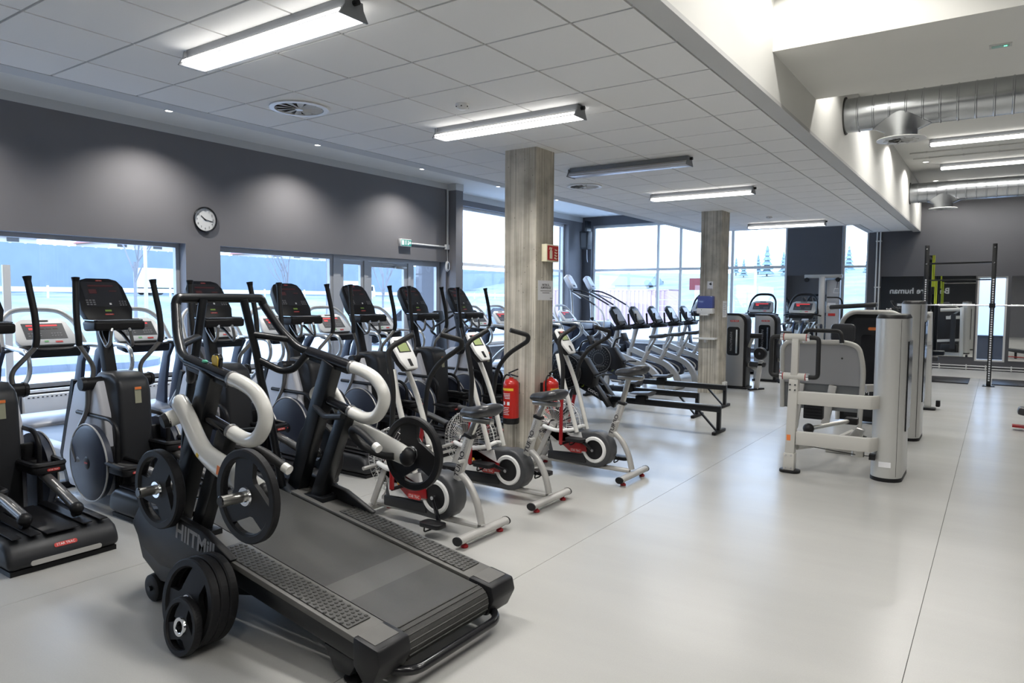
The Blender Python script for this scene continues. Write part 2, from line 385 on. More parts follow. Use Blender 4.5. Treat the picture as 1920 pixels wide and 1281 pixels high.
struct('trim_3', MB().box(XR, XE, 5.66, 7.21, 3.547, ZH), 'plaster')
# concrete pillars
for nm, x0, x1, y0, y1 in (('pillar_1', -4.334, -3.938, 6.116, 6.474), ('pillar_2', -4.374, -4.0, 12.159, 12.58)):
    struct(nm, MB().prism(rrect(x0, x1, y0, y1, .012, 2), 0, ZC, 'z'), 'conc')

# ------------------------------------------------------------------ windows
wn = [0]
def window(plane, pos, a0, a1, z0, z1, mull=(), trans=(), fr=.055, dep=.07, name='window', m='alu'):
    """plane 'x' : window in a plane X=pos spanning Y a0..a1 ; plane 'y' likewise"""
    wn[0] += 1
    root = thing('%s_%d' % (name, wn[0]), None, None); root['kind'] = 'structure'
    def bx(M_, s0, s1, q0, q1, d0, d1):
        if plane == 'x': M_.box(pos-d1, pos-d0, s0, s1, q0, q1)
        else: M_.box(s0, s1, pos+d0, pos+d1, q0, q1)
    f = MB(); bx(f, a0, a0+fr, z0, z1, 0, dep); bx(f, a1-fr, a1, z0, z1, 0, dep); bx(f, a0+fr, a1-fr, z0, z0+fr, 0, dep); bx(f, a0+fr, a1-fr, z1-fr, z1, 0, dep)
    f.build('window_frame', m, root, flat=True)
    A = [a0+fr]+list(mull)+[a1-fr]; Z = [z0+fr]+list(trans)+[z1-fr]
    for a in mull:
        M_ = MB(); bx(M_, a-fr/2, a+fr/2, z0+fr, z1-fr, .004, dep-.004); M_.build('mullion', m, root, flat=True)
    for zt in trans:
        for i in range(len(A)-1):
            M_ = MB(); bx(M_, A[i]+(fr/2 if i else 0), A[i+1]-(fr/2 if i < len(A)-2 else 0), zt-fr/2, zt+fr/2, .006, dep-.006); M_.build('transom', m, root, flat=True)
    for i in range(len(A)-1):
        for j in range(len(Z)-1):
            M_ = MB(); bx(M_, A[i]+(fr/2 if i else 0), A[i+1]-(fr/2 if i < len(A)-2 else 0), Z[j]+(fr/2 if j else 0), Z[j+1]-(fr/2 if j < len(Z)-2 else 0), dep*.45, dep*.45+.008); M_.build('pane', 'glass', root, flat=True)
    # portal
    ld = bpy.data.lights.new('portal', 'AREA'); ld.shape = 'RECTANGLE'
    lo = bpy.data.objects.new('daylight_portal', ld); C.objects.link(lo); lo.parent = root
    zc = (z0+z1)/2; ac = (a0+a1)/2; ld.size = a1-a0; ld.size_y = z1-z0; ld.cycles.is_portal = True
    if plane == 'x': lo.location = (pos-dep-.05, ac, zc); lo.rotation_euler = (PI/2, 0, -PI/2)
    else: lo.location = (ac, pos+dep+.05, zc); lo.rotation_euler = (PI/2, 0, PI)
    return root
window('x', XL-.17, -2.2, 5.615, SI, WT, mull=(1.6,))
window('x', XL-.17, 6.154, 8.44, SI, WT, fr=.075)
window('x', XL-.17, 10.42, 11.31, .02, WT, fr=.1)
# door
dr = thing('door_1', None, None); dr['kind'] = 'structure'
X0, X1 = XL-.25, XL-.15
MB().box(X0, X1, 8.44, 8.6, 0, WT).box(X0, X1, 9.17, 9.26, 0, WT-.07).box(X0, X1, 10.34, 10.42, 0, WT).box(X0, X1, 8.6, 10.34, WT-.07, WT).build('door_frame', 'alu', dr, flat=True)
def leaf(y0, y1, st):
    o = MB().box(X0+.02, X1-.02, y0, y0+st, .01, WT-.075).box(X0+.02, X1-.02, y1-st, y1, .01, WT-.075).box(X0+.02, X1-.02, y0+st, y1-st, .01, .2).box(X0+.02, X1-.02, y0+st, y1-st, WT-.075-st, WT-.075).build('door_leaf', 'alu', dr, flat=True)
    MB().box(X0+.045, X0+.053, y0+st, y1-st, .2, WT-.075-st).build('pane', 'glass', o, flat=True); return o
leaf(8.605, 9.165, .075); lf = leaf(9.265, 10.335, .1)
MB().box(X1-.018, X1+.05, 9.95, 10.25, WT-.19, WT-.13).build('door_closer', 'silver', lf, bev=.006)
MB().tube([(X1+.02, 10.0, WT-.12), (X1+.02, 9.6, WT-.10)], .01, 6).build('closer_arm', 'silver', lf)
MB().tube([(X1-.02, 9.33, 1.0), (X1+.04, 9.33, 1.0), (X1+.04, 9.33, 1.3), (X1-.02, 9.33, 1.3)], .012, 8, fil=.02).build('door_handle', 'chrome', lf)
window('x', XN-.15, 12.4, 17.36, SI, 3.74, mull=(14.9,), trans=(2.43,), fr=.07, m='wplast')
window('y', YF+.12, -9.78, -4.34, .45, 3.75, mull=(-7.77, -7.12, -5.72), trans=(2.475,), fr=.07, m='wplast')
window('y', YF+.12, -3.1, -2.54, .3, 3.75, trans=(2.455,), fr=.05, m='wplast')
window('y', YF+.02, -.4, .135, .37, 2.19, fr=.04, m='wplast')
for nm, (x0, x1, y0, y1, z0, z1) in (('window_sill_1', (XL-.17, XL+.05, -2.2, 5.6, SI-.03, SI)), ('window_sill_2', (XL-.17, XL+.05, 6.17, 8.44, SI-.03, SI)), ('window_sill_3', (XN-.15, XN+.05, 12.4, 17.3, SI-.03, SI)), ('window_sill_4', (-9.7, -4.4, YF-.05, YF+.12, .42, .45))):
    struct(nm, MB().box(x0, x1, y0, y1, z0, z1), 'wplast')
# skirting trunking on the far wall with two pipes above
sk = struct('baseboard_far', MB().box(-2.5, XE, YF-.03, YF, 0, .17), 'wplast')
MB().tube([(-2.3, YF-.045, .205), (XE, YF-.045, .205)], .012, 8).build('pipe', 'wplast', sk)
MB().tube([(-2.36, YF-.045, .262), (XE, YF-.045, .262)], .012, 8).build('pipe', 'wplast', sk)
for x in (-1.05, -.55, -.2, .25): MB().box(x, x+.025, YF-.06, YF-.001, .18, .285).build('bracket', 'wplast', sk)
pv = thing('heating_pipes', 'pair of thin white heating pipes running up the dark wall beside the narrow window', 'pipes', (-2.33, YF-.04, 0))
for x in (-2.36, -2.29):
    MB().tube([(x, YF-.045, .26), (x, YF-.045, 3.9)], .016, 10).build('pipe', 'wplast', pv, W=True)
for zz in (.9, 1.95, 3.0): MB().box(-2.385, -2.265, YF-.065, YF, zz, zz+.025).build('bracket', 'wplast', pv, W=True)
# mirrors
for lab, x0, x1, z0, z1 in (('tall frameless wall mirror behind the power rack, left of the low window', -2.25, -.43, .45, 2.205), ('frameless wall mirror right of the low window, cut by the picture edge', .2, 2.2, .4, 2.19), ('dark wall mirror behind the cable column', -4.32, -3.14, .45, 2.25)):
    tag(MB().box(x0, x1, YF-.012, YF, z0, z1).build('wall_mirror', 'mirror', None, flat=True), lab, 'mirror')
# radiators under the left windows
def radiator(y0, y1, label):
    t = thing('radiator', label, 'radiator', (XL+.09, (y0+y1)/2, .1))
    MB().box(XL+.05, XL+.14, y0, y1, .1, .46).build('panel', 'wplast', t, bev=.01, W=True)
    g = MB()
    n = int((y1-y0)/.05)
    for k in range(n): yy = y0+.03+k*.05; g.box(XL+.139, XL+.142, yy, yy+.022, .425, .437)
    g.build('grille_slots', 'shadowgap', t, W=True, flat=True)['kind'] = 'stuff'
    
    for yy in (y0+.2, y1-.25): MB().box(XL+.002, XL+.05, yy, yy+.05, .2, .4).build('bracket', 'wplast', t, W=True)
radiator(1.2, 3.3, 'long white panel radiator under the nearest window'); radiator(3.5, 5.5, 'long white panel radiator under the left window near the wall clock side'); radiator(6.3, 8.3, 'white panel radiator under the window beside the glass door')

# ------------------------------------------------------------------ luminaires
MT['tube_on'] = emat('lit_diffuser', (1, .98, .95), 7.0)
MT['tube_off'] = mat('unlit_diffuser', (.6, .62, .68), .25)
MT['lumgrey'] = mat('luminaire_grey', (.21, .22, .235), .45)
MT['reflect'] = mat('luminaire_reflector', (.55, .55, .55), .3, metal=.5)
def luminaire(x0, x1, y, zt, label, lit=True, power=LUM_W, group=None):
    t = thing('ceiling_luminaire', label, 'ceiling light', ((x0+x1)/2, y, zt), group=group)
    MB().box(x0+.01, x1-.01, y-.045, y+.045, zt-.05, zt).build('housing', 'lumgrey', t, W=True, bev=.004)
    r = MB()
    for s in (-1, 1):
        r.hexa([(x, y+s*(d+k), z) for x in (x0+.012, x1-.012) for d, z in ((.05, zt-.05), (.088, zt-.098)) for k in (0, .004)])
    r.build('reflector', 'reflect', t, W=True, flat=True)
    for x in (x0, x1-.012):
        e = MB().prism([(y-.06, zt-.012), (y+.06, zt-.012), (y+.065, zt-.05), (y+.098, zt-.104), (y-.098, zt-.104), (y-.065, zt-.05)], x, x+.012, 'x').build('end_cap', 'lumgrey', t, W=True)
    MB().box(x0+.015, x1-.015, y-.084, y+.084, zt-.1, zt-.07).build('diffuser', 'tube_on' if lit else 'tube_off', t, W=True, bev=.008)
    MB().cyl((x1+.0, y, zt-.03), (x1+.03, y, zt-.03), .016, n=10).build('cable_gland', 'black', t, W=True)
    if lit:
        ld = bpy.data.lights.new('luminaire_light', 'AREA'); ld.shape = 'RECTANGLE'; ld.size = x1-x0-.06; ld.size_y = .15; ld.energy = power; ld.color = LAMP_COL; ld.spread = math.radians(142)
        lo = bpy.data.objects.new('luminaire_light', ld); C.objects.link(lo); lo.parent = t; lo.location = (0, 0, -.108)
    return t
luminaire(-4.28, -2.80, 2.60, ZC, 'bright twin-tube ceiling light nearest the camera, above the running machine')
luminaire(-4.28, -2.80, 5.00, ZC, 'lit ceiling light just in front of the near concrete pillar')
luminaire(-4.28, -2.80, 7.40, ZC, 'unlit ceiling light, third in the line, dark tubes', lit=False)
luminaire(-4.28, -2.80, 9.80, ZC, 'lit ceiling light just in front of the far concrete pillar')
luminaire(-4.26, -2.80, 14.6, ZC, 'small lit ceiling light farthest along the tiled ceiling')
for y in (.2, -2.2): luminaire(-4.28, -2.80, y, ZC, 'lit ceiling light of the tiled ceiling out of view behind the camera', lit=y < 0, power=16, group='ceiling lights behind the camera')
for y, l in ((12.78, 'nearest of three lit ceiling lights beyond the large spiral duct'), (15.14, 'middle of three lit ceiling lights between the two spiral ducts'), (17.4, 'farthest of three lit ceiling lights, above the far spiral duct')):
    luminaire(-.99, .5, y, ZH, l, power=22)
for x, y in ((-.99, 4.3), (-.99, 1.9), (-.99, -.5), (-.99, 10.4), (2.6, 1.0), (2.6, 4.3), (2.6, 9.5), (2.6, 13.5)):  # unseen luminaires added to light the rest of the room
    luminaire(x, x+1.49, y, ZH, 'lit ceiling light added to the high ceiling out of view', power=29, group='high ceiling lights out of view')
# recessed downlights washing the walls
MT['spot_on'] = emat('downlight_lens', (1, .96, .9), 9)
dl_n = ['nearest', 'second', 'third', 'fourth']
def downlight(x, y, zt, label, power, ang=132, tilt=(0, 0), group=None, blend=.9):
    t = thing('recessed_downlight', label, 'downlight', (x, y, zt), group=group)
    MB().lathe([(.045, 0), (.062, 0), (.062, -.006), (.045, -.006)], n=20, caps=False).build('trim_ring', 'wplast', t)
    MB().lathe([(.0, -.003), (.045, -.003)], n=20, caps=False).build('lens', 'spot_on', t)
    ld = bpy.data.lights.new('downlight_light', 'SPOT'); ld.energy = power; ld.spot_size = math.radians(ang); ld.spot_blend = blend; ld.color = LAMP_COL; ld.shadow_soft_size = .03
    lo = bpy.data.objects.new('downlight_light', ld); C.objects.link(lo); lo.parent = t; lo.location = (0, 0, -.03); lo.rotation_euler = (tilt[0], tilt[1], 0)
for k, y in enumerate((5.01, 7.39, 9.79, 12.18)): downlight(-8.79, y, ZB, 'recessed downlight above the dark window wall, %s of four seen' % dl_n[k], SPOT_W)
for y in (2.62, .24, 14.57): downlight(-8.79, y, ZB, 'recessed downlight of the window wall out of view', SPOT_W, group='window wall downlights out of view')
for y in (.37, 2.77, 5.17, 7.57, 9.97, 12.37, 14.77, 17.17): downlight(-1.19, y, ZH, 'recessed downlight washing the white soffit wall, %.1f metres along the high ceiling' % (y+4), 46, group='soffit wall downlights', ang=148, blend=.35)
for x in (-.5, 1.4, 3.2): downlight(x, 5.1, ZH, 'added recessed downlight out of view, brightening the white beam', 26, group='added beam downlights out of view', ang=140)  # unseen lamps added to brighten the front face of the beam
for x in (.7, 3.0): downlight(x, 17.6, ZH, 'recessed downlight over the rack wall', 16, group='rack wall downlights')
# exit light under the beam
t = thing('exit_indicator', 'small recessed emergency light with green glow under the white beam', 'light', (-.07, 6.44, 3.547))
MB().box(-.14, 0, 6.40, 6.48, 3.539, 3.547).build('bezel', 'gplaster', t, W=True)
MB().box(-.125, -.015, 6.415, 6.465, 3.536, 3.539).build('cover', mat('green_cover', (.25, .45, .38), .3), t, W=True)
MB().box(-.05, -.03, 6.43, 6.44, 3.534, 3.536).build('led', emat('green_led', (.1, 1, .4), 5), t, W=True)
# round ceiling diffusers in the tiles
def vent(x, y, label):
    t = thing('ceiling_vent', label, 'vent', (x, y, ZC))
    MB().lathe([(.20, 0), (.235, -.004), (.235, -.012), (.195, -.014), (.19, .012), (.2, 0)], n=40, caps=False).build('rim', 'wplast', t)
    MB().lathe([(0, -.001), (.192, -.001)], n=32, caps=False).build('throat', 'shadowgap', t)
    bl = None
    for k in range(12):
        a = 2*PI*k/12
        if bl is None:
            bl = MB().hexa([(.03, -.012, -.003), (.03, -.012, -.006), (.03, .010, -.010), (.03, .010, -.013), (.185, -.05, -.003), (.185, -.05, -.006), (.185, .012, -.011), (.185, .012, -.014)]).build('blade', 'gplaster', t, flat=True); o = bl
        else: o = bl.copy(); C.objects.link(o)
        o.rotation_euler = (0, 0, a)
    MB().lathe([(0, -.018), (.03, -.018), (.03, -.002)], n=16).build('hub', 'wplast', t)
vent(-4.78, 3.83, 'round white swirl air vent in the ceiling between the two nearest lights'); vent(-4.75, 8.6, 'small round white swirl air vent beyond the near pillar')
for x, y, l in ((-3.585, 4.47, 'white smoke detector on the ceiling left of the second light'), (-3.566, 13.49, 'tiny smoke detector on the far ceiling beyond the far pillar')):
    t = thing('smoke_detector', l, 'smoke detector', (x, y, ZC))
    MB().lathe([(0.052, 0), (.055, -.012), (.05, -.03), (.03, -.044), (0, -.046)], n=24).build('body', 'wplast', t)
    for k in range(6):
        a = 2*PI*k/6; MB().cbox((.047*math.cos(a), .047*math.sin(a), -.026), (.012, .012, .008)).build('slot', 'shadowgap', t)
# spiral ducts with drop diffusers
MT['galv'] = mat('galvanised_duct', (.52, .54, .56), .27, metal=1, var=.06, vscale=6)
def duct(y, z, r, x1, label):
    t = thing('spiral_duct', label, 'duct', (XR, y, z))
    prof = []; d = .155; x = .0
    while x < x1-XR:
        prof += [(r, x), (r, x+d-.022), (r+.007, x+d-.016), (r+.007, x+d-.006)]; x += d
    MB().lathe(prof, (0, 0, 0), (1, 0, 0), n=40, caps=False).build('pipe', 'galv', t)
    MB().lathe([(r+.02, 0), (r+.02, .01), (r, .012)], (0, 0, 0), (1, 0, 0), n=40, caps=False).build('wall_collar', 'shadowgap', t)
    dx = -.945-XR
    sd = MB(); n = 40; vs = []
    for k in range(n):
        a = 2*PI*k/n; px, py = math.cos(a), math.sin(a)
        yy = py*r*.97; top = -math.sqrt(max(r*r*1.03-yy*yy, 0))
        vs.append((dx+px*.285*(1-.15*abs(py)), yy, top))
    for k in range(n):
        a = 2*PI*k/n; vs.append((dx+.16*math.cos(a), .16*math.sin(a), -.16-r*.4))
    for k in range(n):
        a = 2*PI*k/n; vs.append((dx+.157*math.cos(a), .157*math.sin(a), -.325))
    sd.add(vs, [(j*n+k, j*n+(k+1) % n, (j+1)*n+(k+1) % n, (j+1)*n+k) for j in (0, 1) for k in range(n)]).build('saddle', 'galv', t, ang=60)
    MB().lathe([(.12, -.318), (.235, -.318), (.24, -.328), (.12, -.334)], (dx, 0, 0), n=36, caps=False).build('flange', 'wplast', t)
    MB().lathe([(0, -.322), (.125, -.322)], (dx, 0, 0), n=24, caps=False).build('throat', 'shadowgap', t)
    bl = None
    for k in range(10):
        o = MB().hexa([(.02, -.01, -.322), (.02, -.01, -.325), (.02, .008, -.33), (.02, .008, -.333), (.17, -.03, -.326), (.17, -.03, -.329), (.17, .01, -.336), (.17, .01, -.339)]).build('blade', 'gplaster', t, flat=True) if bl is None else bl.copy()
        if bl is None: bl = o
        else: C.objects.link(o)
        o.location = (dx, 0, 0); o.rotation_euler = (0, 0, 2*PI*k/10)
    return t
duct(8.73, 3.715, .185, 5.0, 'large galvanised spiral duct with round drop diffuser just beyond the white beam')
duct(15.65, 3.72, .185, 5.0, 'farther galvanised spiral duct with drop diffuser near the dark wall')
t = thing('ceiling_conduit', 'pair of thin white conduits across the high ceiling between the ceiling lights', 'conduit', (-1.4, 13.6, ZH))
for y in (13.75, 14.3):
    MB().tube([(-1.35, y, ZH-.015), (1.2, y, ZH-.015)], .011, 8).build('pipe', 'gplaster', t, W=True)
    for x in (-1.1, -.6, -.1, .4): MB().cbox((x, y, ZH-.015), (.02, .04, .03)).build('clip', 'gplaster', t, W=True)
# ------------------------------------------------------------------ outside
MT['asph'] = mat('pale_wet_asphalt', (.46, .47, .49), .5, var=.12, vscale=.3)
MT['grass'] = mat('winter_grass', (.20, .24, .16), .9, var=.3, vscale=.8)
MT['soil'] = mat('embankment_grass', (.26, .28, .24), .9, var=.25, vscale=.4)
MT['barr'] = mat('noise_barrier_panel', (.20, .25, .31), .6, var=.06, vscale=1)
MT['bark'] = mat('bark', (.26, .25, .26), .9)
MT['conif'] = mat('conifer', (.22, .29, .33), .9, var=.3, vscale=2)  # pale blue-grey, distance haze mixed into the foliage colour
MT['cont'] = mat('red_container', (.50, .34, .35), .5)  # red paled so that glare and haze sit in the colour
MT['housew'] = mat('house_render', (.6, .58, .56), .8)
MT['roofr'] = mat('red_roof_tiles', (.35, .13, .1), .8)
MT['kerb'] = mat('granite_kerb', (.24, .26, .3), .8)
struct('ground_outside', MB().add([(-140, -80, -.2), (-10.5, -80, -.2), (-10.5, 18.5, -.2), (60, 18.5, -.2), (60, 200, -.2), (-140, 200, -.2)], [(0, 1, 2, 3, 4, 5)]), 'asph')
vs = []; ys = list(range(-60, 141, 4))
for y in ys:
    for x, z in ((-28, -.19), (-34, .1), (-42, .8), (-48, 1.5), (-66, 1.9), (-90, 4.5), (-130, 8)): vs.append((x+1.2*math.sin(y*.3), y, z+.12*math.sin(y*.7+x)))
struct('ground_embankment', MB().add(vs, [(i*7+j, i*7+j+1, (i+1)*7+j+1, (i+1)*7+j) for i in range(len(ys)-1) for j in range(6)]), 'soil', flat=False)
struct('ground_kerb_island', MB().box(-20.5, -18.5, -14, 8.2, -.2, -.02).prism([(-19.5+1.5*math.cos(a*PI/8), 9+1.5*math.sin(a*PI/8)) for a in range(16)], -.2, -.03, 'z'), 'kerb')
b = MB(); y = -60
while y < 130:
    b.box(-60.2, -60, y, y+.75, 1.6, 5.5); b.box(-60.1, -60, y+.75, y+1.0, 1.6, 5.45); y += 1.0
tag(b.build('noise_barrier', 'barr', None, flat=True), 'long ribbed blue-grey noise barrier along the road outside the left windows', 'barrier')
g = thing('guard_rail', 'pale steel guard rail along the road in front of the noise barrier', 'guard rail', (-49.5, 20, 1.4))
MB().beam((-49.5, -60, 2.0), (-49.5, 120, 2.0), .06, .3, (1, 0, 0)).build('rail', 'wplast', g, W=True)
pm = None
for y in range(-40, 100, 4):
    if pm is None: pm = o = MB().box(-.05, .05, -.05, .05, -.6, .65).build('post', 'wplast', g)
    else: o = pm.copy(); C.objects.link(o)
    o.location = (0, y-20, .2)
def house(x, y, z, w_, d, h, label, roof='roofr'):
    t = thing('house', label, 'house', (x, y, z))
    MB().box(-d/2, d/2, -w_/2, w_/2, -3, h).build('wall', 'housew', t)
    MB().prism([(-w_/2-.4, h), (w_/2+.4, h), (0, h+w_*.32)], -d/2-.4, d/2+.4, 'x').build('roof', roof, t)
    for k in range(3): MB().box(d/2, d/2+.05, -w_/2+1+k*w_/3, -w_/2+2.2+k*w_/3, 1, 2.3).build('window', 'screen', t)
house(-96, 30, 6.6, 12, 9, 1.5, 'pale house with a red roof above the noise barrier, seen through the left window')
house(-98, 52, 6.9, 14, 9, 1.6, 'wide pale house with a red roof above the barrier, right half of the left window')
house(-95, 72, 6.7, 11, 9, 1.5, 'pale house with a red roof above the barrier, seen beside the wall clock pier')
house(-97, 92, 6.8, 13, 9, 1.5, 'pale red-roofed house above the barrier seen through the middle window')
def bare_tree(x, y, z, h, seed, label, spread=.5):
    rnd = random.Random(seed); t = thing('bare_tree', label, 'tree', (x, y, z))
    mb = MB(); tw = MB()
    def br(p, d, l, r, lev):
        q = p+d*l; (mb if lev < 2 else tw).tube([p, p+d*l*.5+Vector((rnd.uniform(-.03, .03)*l, rnd.uniform(-.03, .03)*l, 0)), q], r, 5, r2=r*.6)
        if lev < 4:
            for _ in range(3 if lev else 5):
                dd = (d+Vector((rnd.uniform(-1, 1), rnd.uniform(-1, 1), rnd.uniform(-.1, .6)))*spread).normalized()
                br(p+d*l*rnd.uniform(.45, 1), dd, l*rnd.uniform(.5, .7), r*.5, lev+1)
    br(Vector((0, 0, 0)), Vector((0, 0, 1)), h*.5, h*.014, 0)
    mb.build('trunk', 'bark', t); o = tw.build('twigs', 'bark', t); o['kind'] = 'stuff'
for i, (x, y, h, l) in enumerate(((-34, 17.5, 6.5, 'bare young tree outside, right part of the left window'), (-33, 25.5, 6, 'bare young tree outside at the left of the middle window'), (-32, 27.5, 7, 'bare young tree outside in the centre of the middle window'), (-34, 34, 6.5, 'bare tree outside behind the glass door'))):
    bare_tree(x, y, 0, h, 11+i, l)
def pole(x, y, h, label):
    t = thing('street_lamp', label, 'street lamp', (x, y, -.2))
    MB().cyl((0, 0, 0), (0, 0, h), .09, .05, 8).build('pole', 'alu', t); MB().box(-.1, .9, -.09, .09, h-.04, h+.06).build('lamp_head', 'alu', t)
pole(-30, 15.9, 9, 'tall pale lamp post outside the left window'); pole(-34, 40, 9, 'tall pale lamp post outside behind the glass door'); pole(-12.2, 43.5, 10, 'tall pale lamp post outside the far windows beyond the far pillar'); pole(-16.6, 47, 9, 'tall pale lamp post beside the containers'); pole(-5.6, 50, 10, 'tall pale lamp post outside the narrow far window')
def truck(x, y, z, rot, label):
    t = thing('truck', label, 'truck', (x, y, z), rot)
    if x < -40: t.scale = (.62, .62, .62)
    MB().box(-3.2, 1.3, -1.2, 1.2, .9, 3.3).build('cargo_box', 'wplast', t, bev=.05)
    MB().prism([(1.5, .6), (3.3, .6), (3.3, 1.6), (3.0, 2.7), (1.5, 2.8)], -1.15, 1.15, 'y').build('cab', 'wplast', t, bev=.05)
    MB().prism([(3.05, 1.75), (3.31, 1.72), (3.06, 2.55), (2.98, 2.55)], -1.0, 1.0, 'y').build('windscreen', 'screen', t)
    MB().box(1.9, 2.8, -1.17, 1.17, 1.7, 2.5).build('side_window', 'screen', t)
    MB().box(-3.1, 3.0, -.5, .5, .5, .9).build('chassis', 'char', t)
    for xx in (-2.3, -1.2, 2.4):
        for s in (-1, 1): MB().lathe([(.2, -.12), (.46, -.14), (.5, -.1), (.5, .1), (.46, .14), (.2, .12)], (xx, s*1.0, .5), (0, 1, 0), n=20).build('wheel', 'rubber', t)
truck(-54, 30.0, 1.7, PI/2+.1, 'white truck driving past on the road outside the left window')
truck(-54, 50, 1.2, PI/2-.1, 'white truck on the road outside behind the glass door')
truck(.9, 25.0, -.2, .05, 'white parked truck close outside the low window by the rack')
def car(x, y, z, rot, label):
    t = thing('car', label, 'car', (x, y, z), rot)
    MB().prism([(-2.1, .35), (2.1, .35), (2.15, .75), (1.2, .9), (.6, 1.4), (-1.2, 1.42), (-1.9, .95), (-2.15, .8)], -.85, .85, 'y').build('body', mat('car_paint', (.25, .28, .34), .25), t, bev=.05)
    MB().prism([(1.05, .92), (.55, 1.34), (-1.1, 1.36), (-1.6, .95)], -.86, .86, 'y').build('side_window', 'screen', t)
    for xx in (-1.35, 1.35):
        for s in (-1, 1): MB().lathe([(.15, -.1), (.32, -.1), (.33, 0), (.32, .1), (.15, .1)], (xx, s*.78, .33), (0, 1, 0), n=18).build('wheel', 'rubber', t)
car(-22, 24.5, -.2, 1.2, 'dark parked car seen through the sidelight of the glass door'); car(-21, 29.5, -.2, 1.2, 'dark parked car seen left of the near pillar'); car(-19.5, 21.2, -.2, 1.3, 'dark parked car just outside beside the glass door')
def container(x, y, rot, label):
    t = thing('shipping_container', label, 'container', (x, y, -.2), rot)
    m = MB(); n = 40
    pts = []
    for k in range(n): pts += [(-3+6*k/n, 0 if k % 2 else .06), (-3+6*(k+1)/n, 0 if k % 2 else .06)]
    vs = [(p[0], p[1]-1.2, z) for z in (.1, 2.45) for p in pts]; L = len(pts)
    m.add(vs, [(i, i+1, L+i+1, L+i) for i in range(L-1)])
    m.build('corrugated_side', 'cont', t, flat=True)
    MB().box(-3.03, 3.03, -1.2, 1.2, 2.42, 2.52).box(-3.03, 3.03, -1.2, 1.2, 0, .12).box(-3.03, -2.93, -1.22, 1.2, 0, 2.5).box(2.93, 3.03, -1.22, 1.2, 0, 2.5).box(-3, 3, -1.1, 1.15, .1, 2.4).build('frame', 'cont', t)
container(-27.2, 44, .05, 'red corrugated shipping container outside, left of the two'); container(-20.9, 45, .02, 'red corrugated shipping container outside, right of the two')
# chain fence and conifer slope beyond the far windows
t = thing('mesh_fence', 'pale wire mesh fence outside the far windows in front of the slope', 'fence', (-14, 42, -.2))
pm = None
for k in range(14):
    o = MB().cyl((0, 0, 0), (0, 0, 1.9), .04, n=8).build('post', 'alu', t) if pm is None else pm.copy()
    if pm is None: pm = o
    else: C.objects.link(o)
    o.location = (-4+k*2.5, 0, 0)
for k in range(5): MB().tube([(-4, 0, .3+k*.38), (28.5, 0, .3+k*.38)], .018, 5).build('wire', 'alu', t)
vs = []; xs_ = list(range(-70, 61, 6)); pr = ((58, -.19), (66, 1.4), (85, 4.0), (110, 6), (160, 7.5))
for x in xs_:
    for y, z in pr: vs.append((x, y+2*math.sin(x*.2), z+.5*math.sin(x*.11+y)*(y > 60)))
struct('ground_slope', MB().add(vs, [(i*5+j, i*5+j+1, (i+1)*5+j+1, (i+1)*5+j) for i in range(len(xs_)-1) for j in range(4)]), 'soil', flat=False)
rnd = random.Random(5)
cm = None
for k in range(30):
    x = -30+(k%15)*2.9+rnd.uniform(-.3,.3)-3*(k//15); y = 90+(k//15)*8+rnd.uniform(-1,1)
    z = 3.4+(y-80)*.09
    if -24 > x or x > -19 or True:
        t = thing('conifer', 'dark conifer in the hazy stand on the slope beyond the far windows', 'tree', (x, y, z), group='conifers on the slope')
        if cm is None:
            m = MB()
            for q in range(6): m.lathe([(1.1*(1-q*.15), .6+q*.62), (.25*(1-q*.12), 1.35+q*.62)], n=9)
            c1 = m.build('crown', 'conif', t); c2 = MB().cyl((0, 0, -.5), (0, 0, 1), .12, n=6).build('trunk', 'bark', t); cm = (c1, c2)
        else:
            for c0 in cm: o = c0.copy(); C.objects.link(o); o.parent = t
        s = rnd.uniform(.55, .95); t.scale = (s, s, s); t.rotation_euler = (0, 0, rnd.uniform(0, 6))
house(-36.5, 80, 1.6, 4.6, 4, 1.7, 'pale blue-grey house on the slope beyond the containers', 'barr')
t = thing('road_sign', 'red square sign on a post outside the far window', 'sign', (-17.2, 46.9, -.2))
MB().cyl((0, 0, 0), (0, 0, 3.2), .04, n=8).build('post', 'alu', t); MB().box(-.38, .38, -.05, -.02, 2.5, 3.3).build('panel', emat('sign_red', (.9, .05, .1), .35), t)
# ------------------------------------------------------------------ badges
def badge(c, ux, uy, wd, ht, body, parent, W=False, m='logo', tm='wletter', size=None):
    c, ux, uy = Vector(c), Vector(ux).normalized(), Vector(uy).normalized(); n = ux.cross(uy)
    pts = rrect(-wd/2, wd/2, -ht/2, ht/2, ht*.42, 3); k = len(pts)
    vs = [c+ux*a+uy*b+n*t for t in (0, .002) for a, b in pts]
    o = MB().add(vs, [tuple(range(k-1, -1, -1)), tuple(range(k, 2*k))]+[(i, (i+1) % k, k+(i+1) % k, k+i) for i in range(k)]).build('badge', m, parent, W=W, flat=True)
    if body: text('lettering', body, c+n*.0022, ux, uy, size or ht*.8, tm, o, W=False, th=.0006, xs=min(1.0, wd*.86/(len(body)*(size or ht*.8)*.62))) if not W else text('lettering', body, c+n*.0022, ux, uy, size or ht*.8, tm, o, th=.0006)
    return o
ST = 'STAR TRAC'

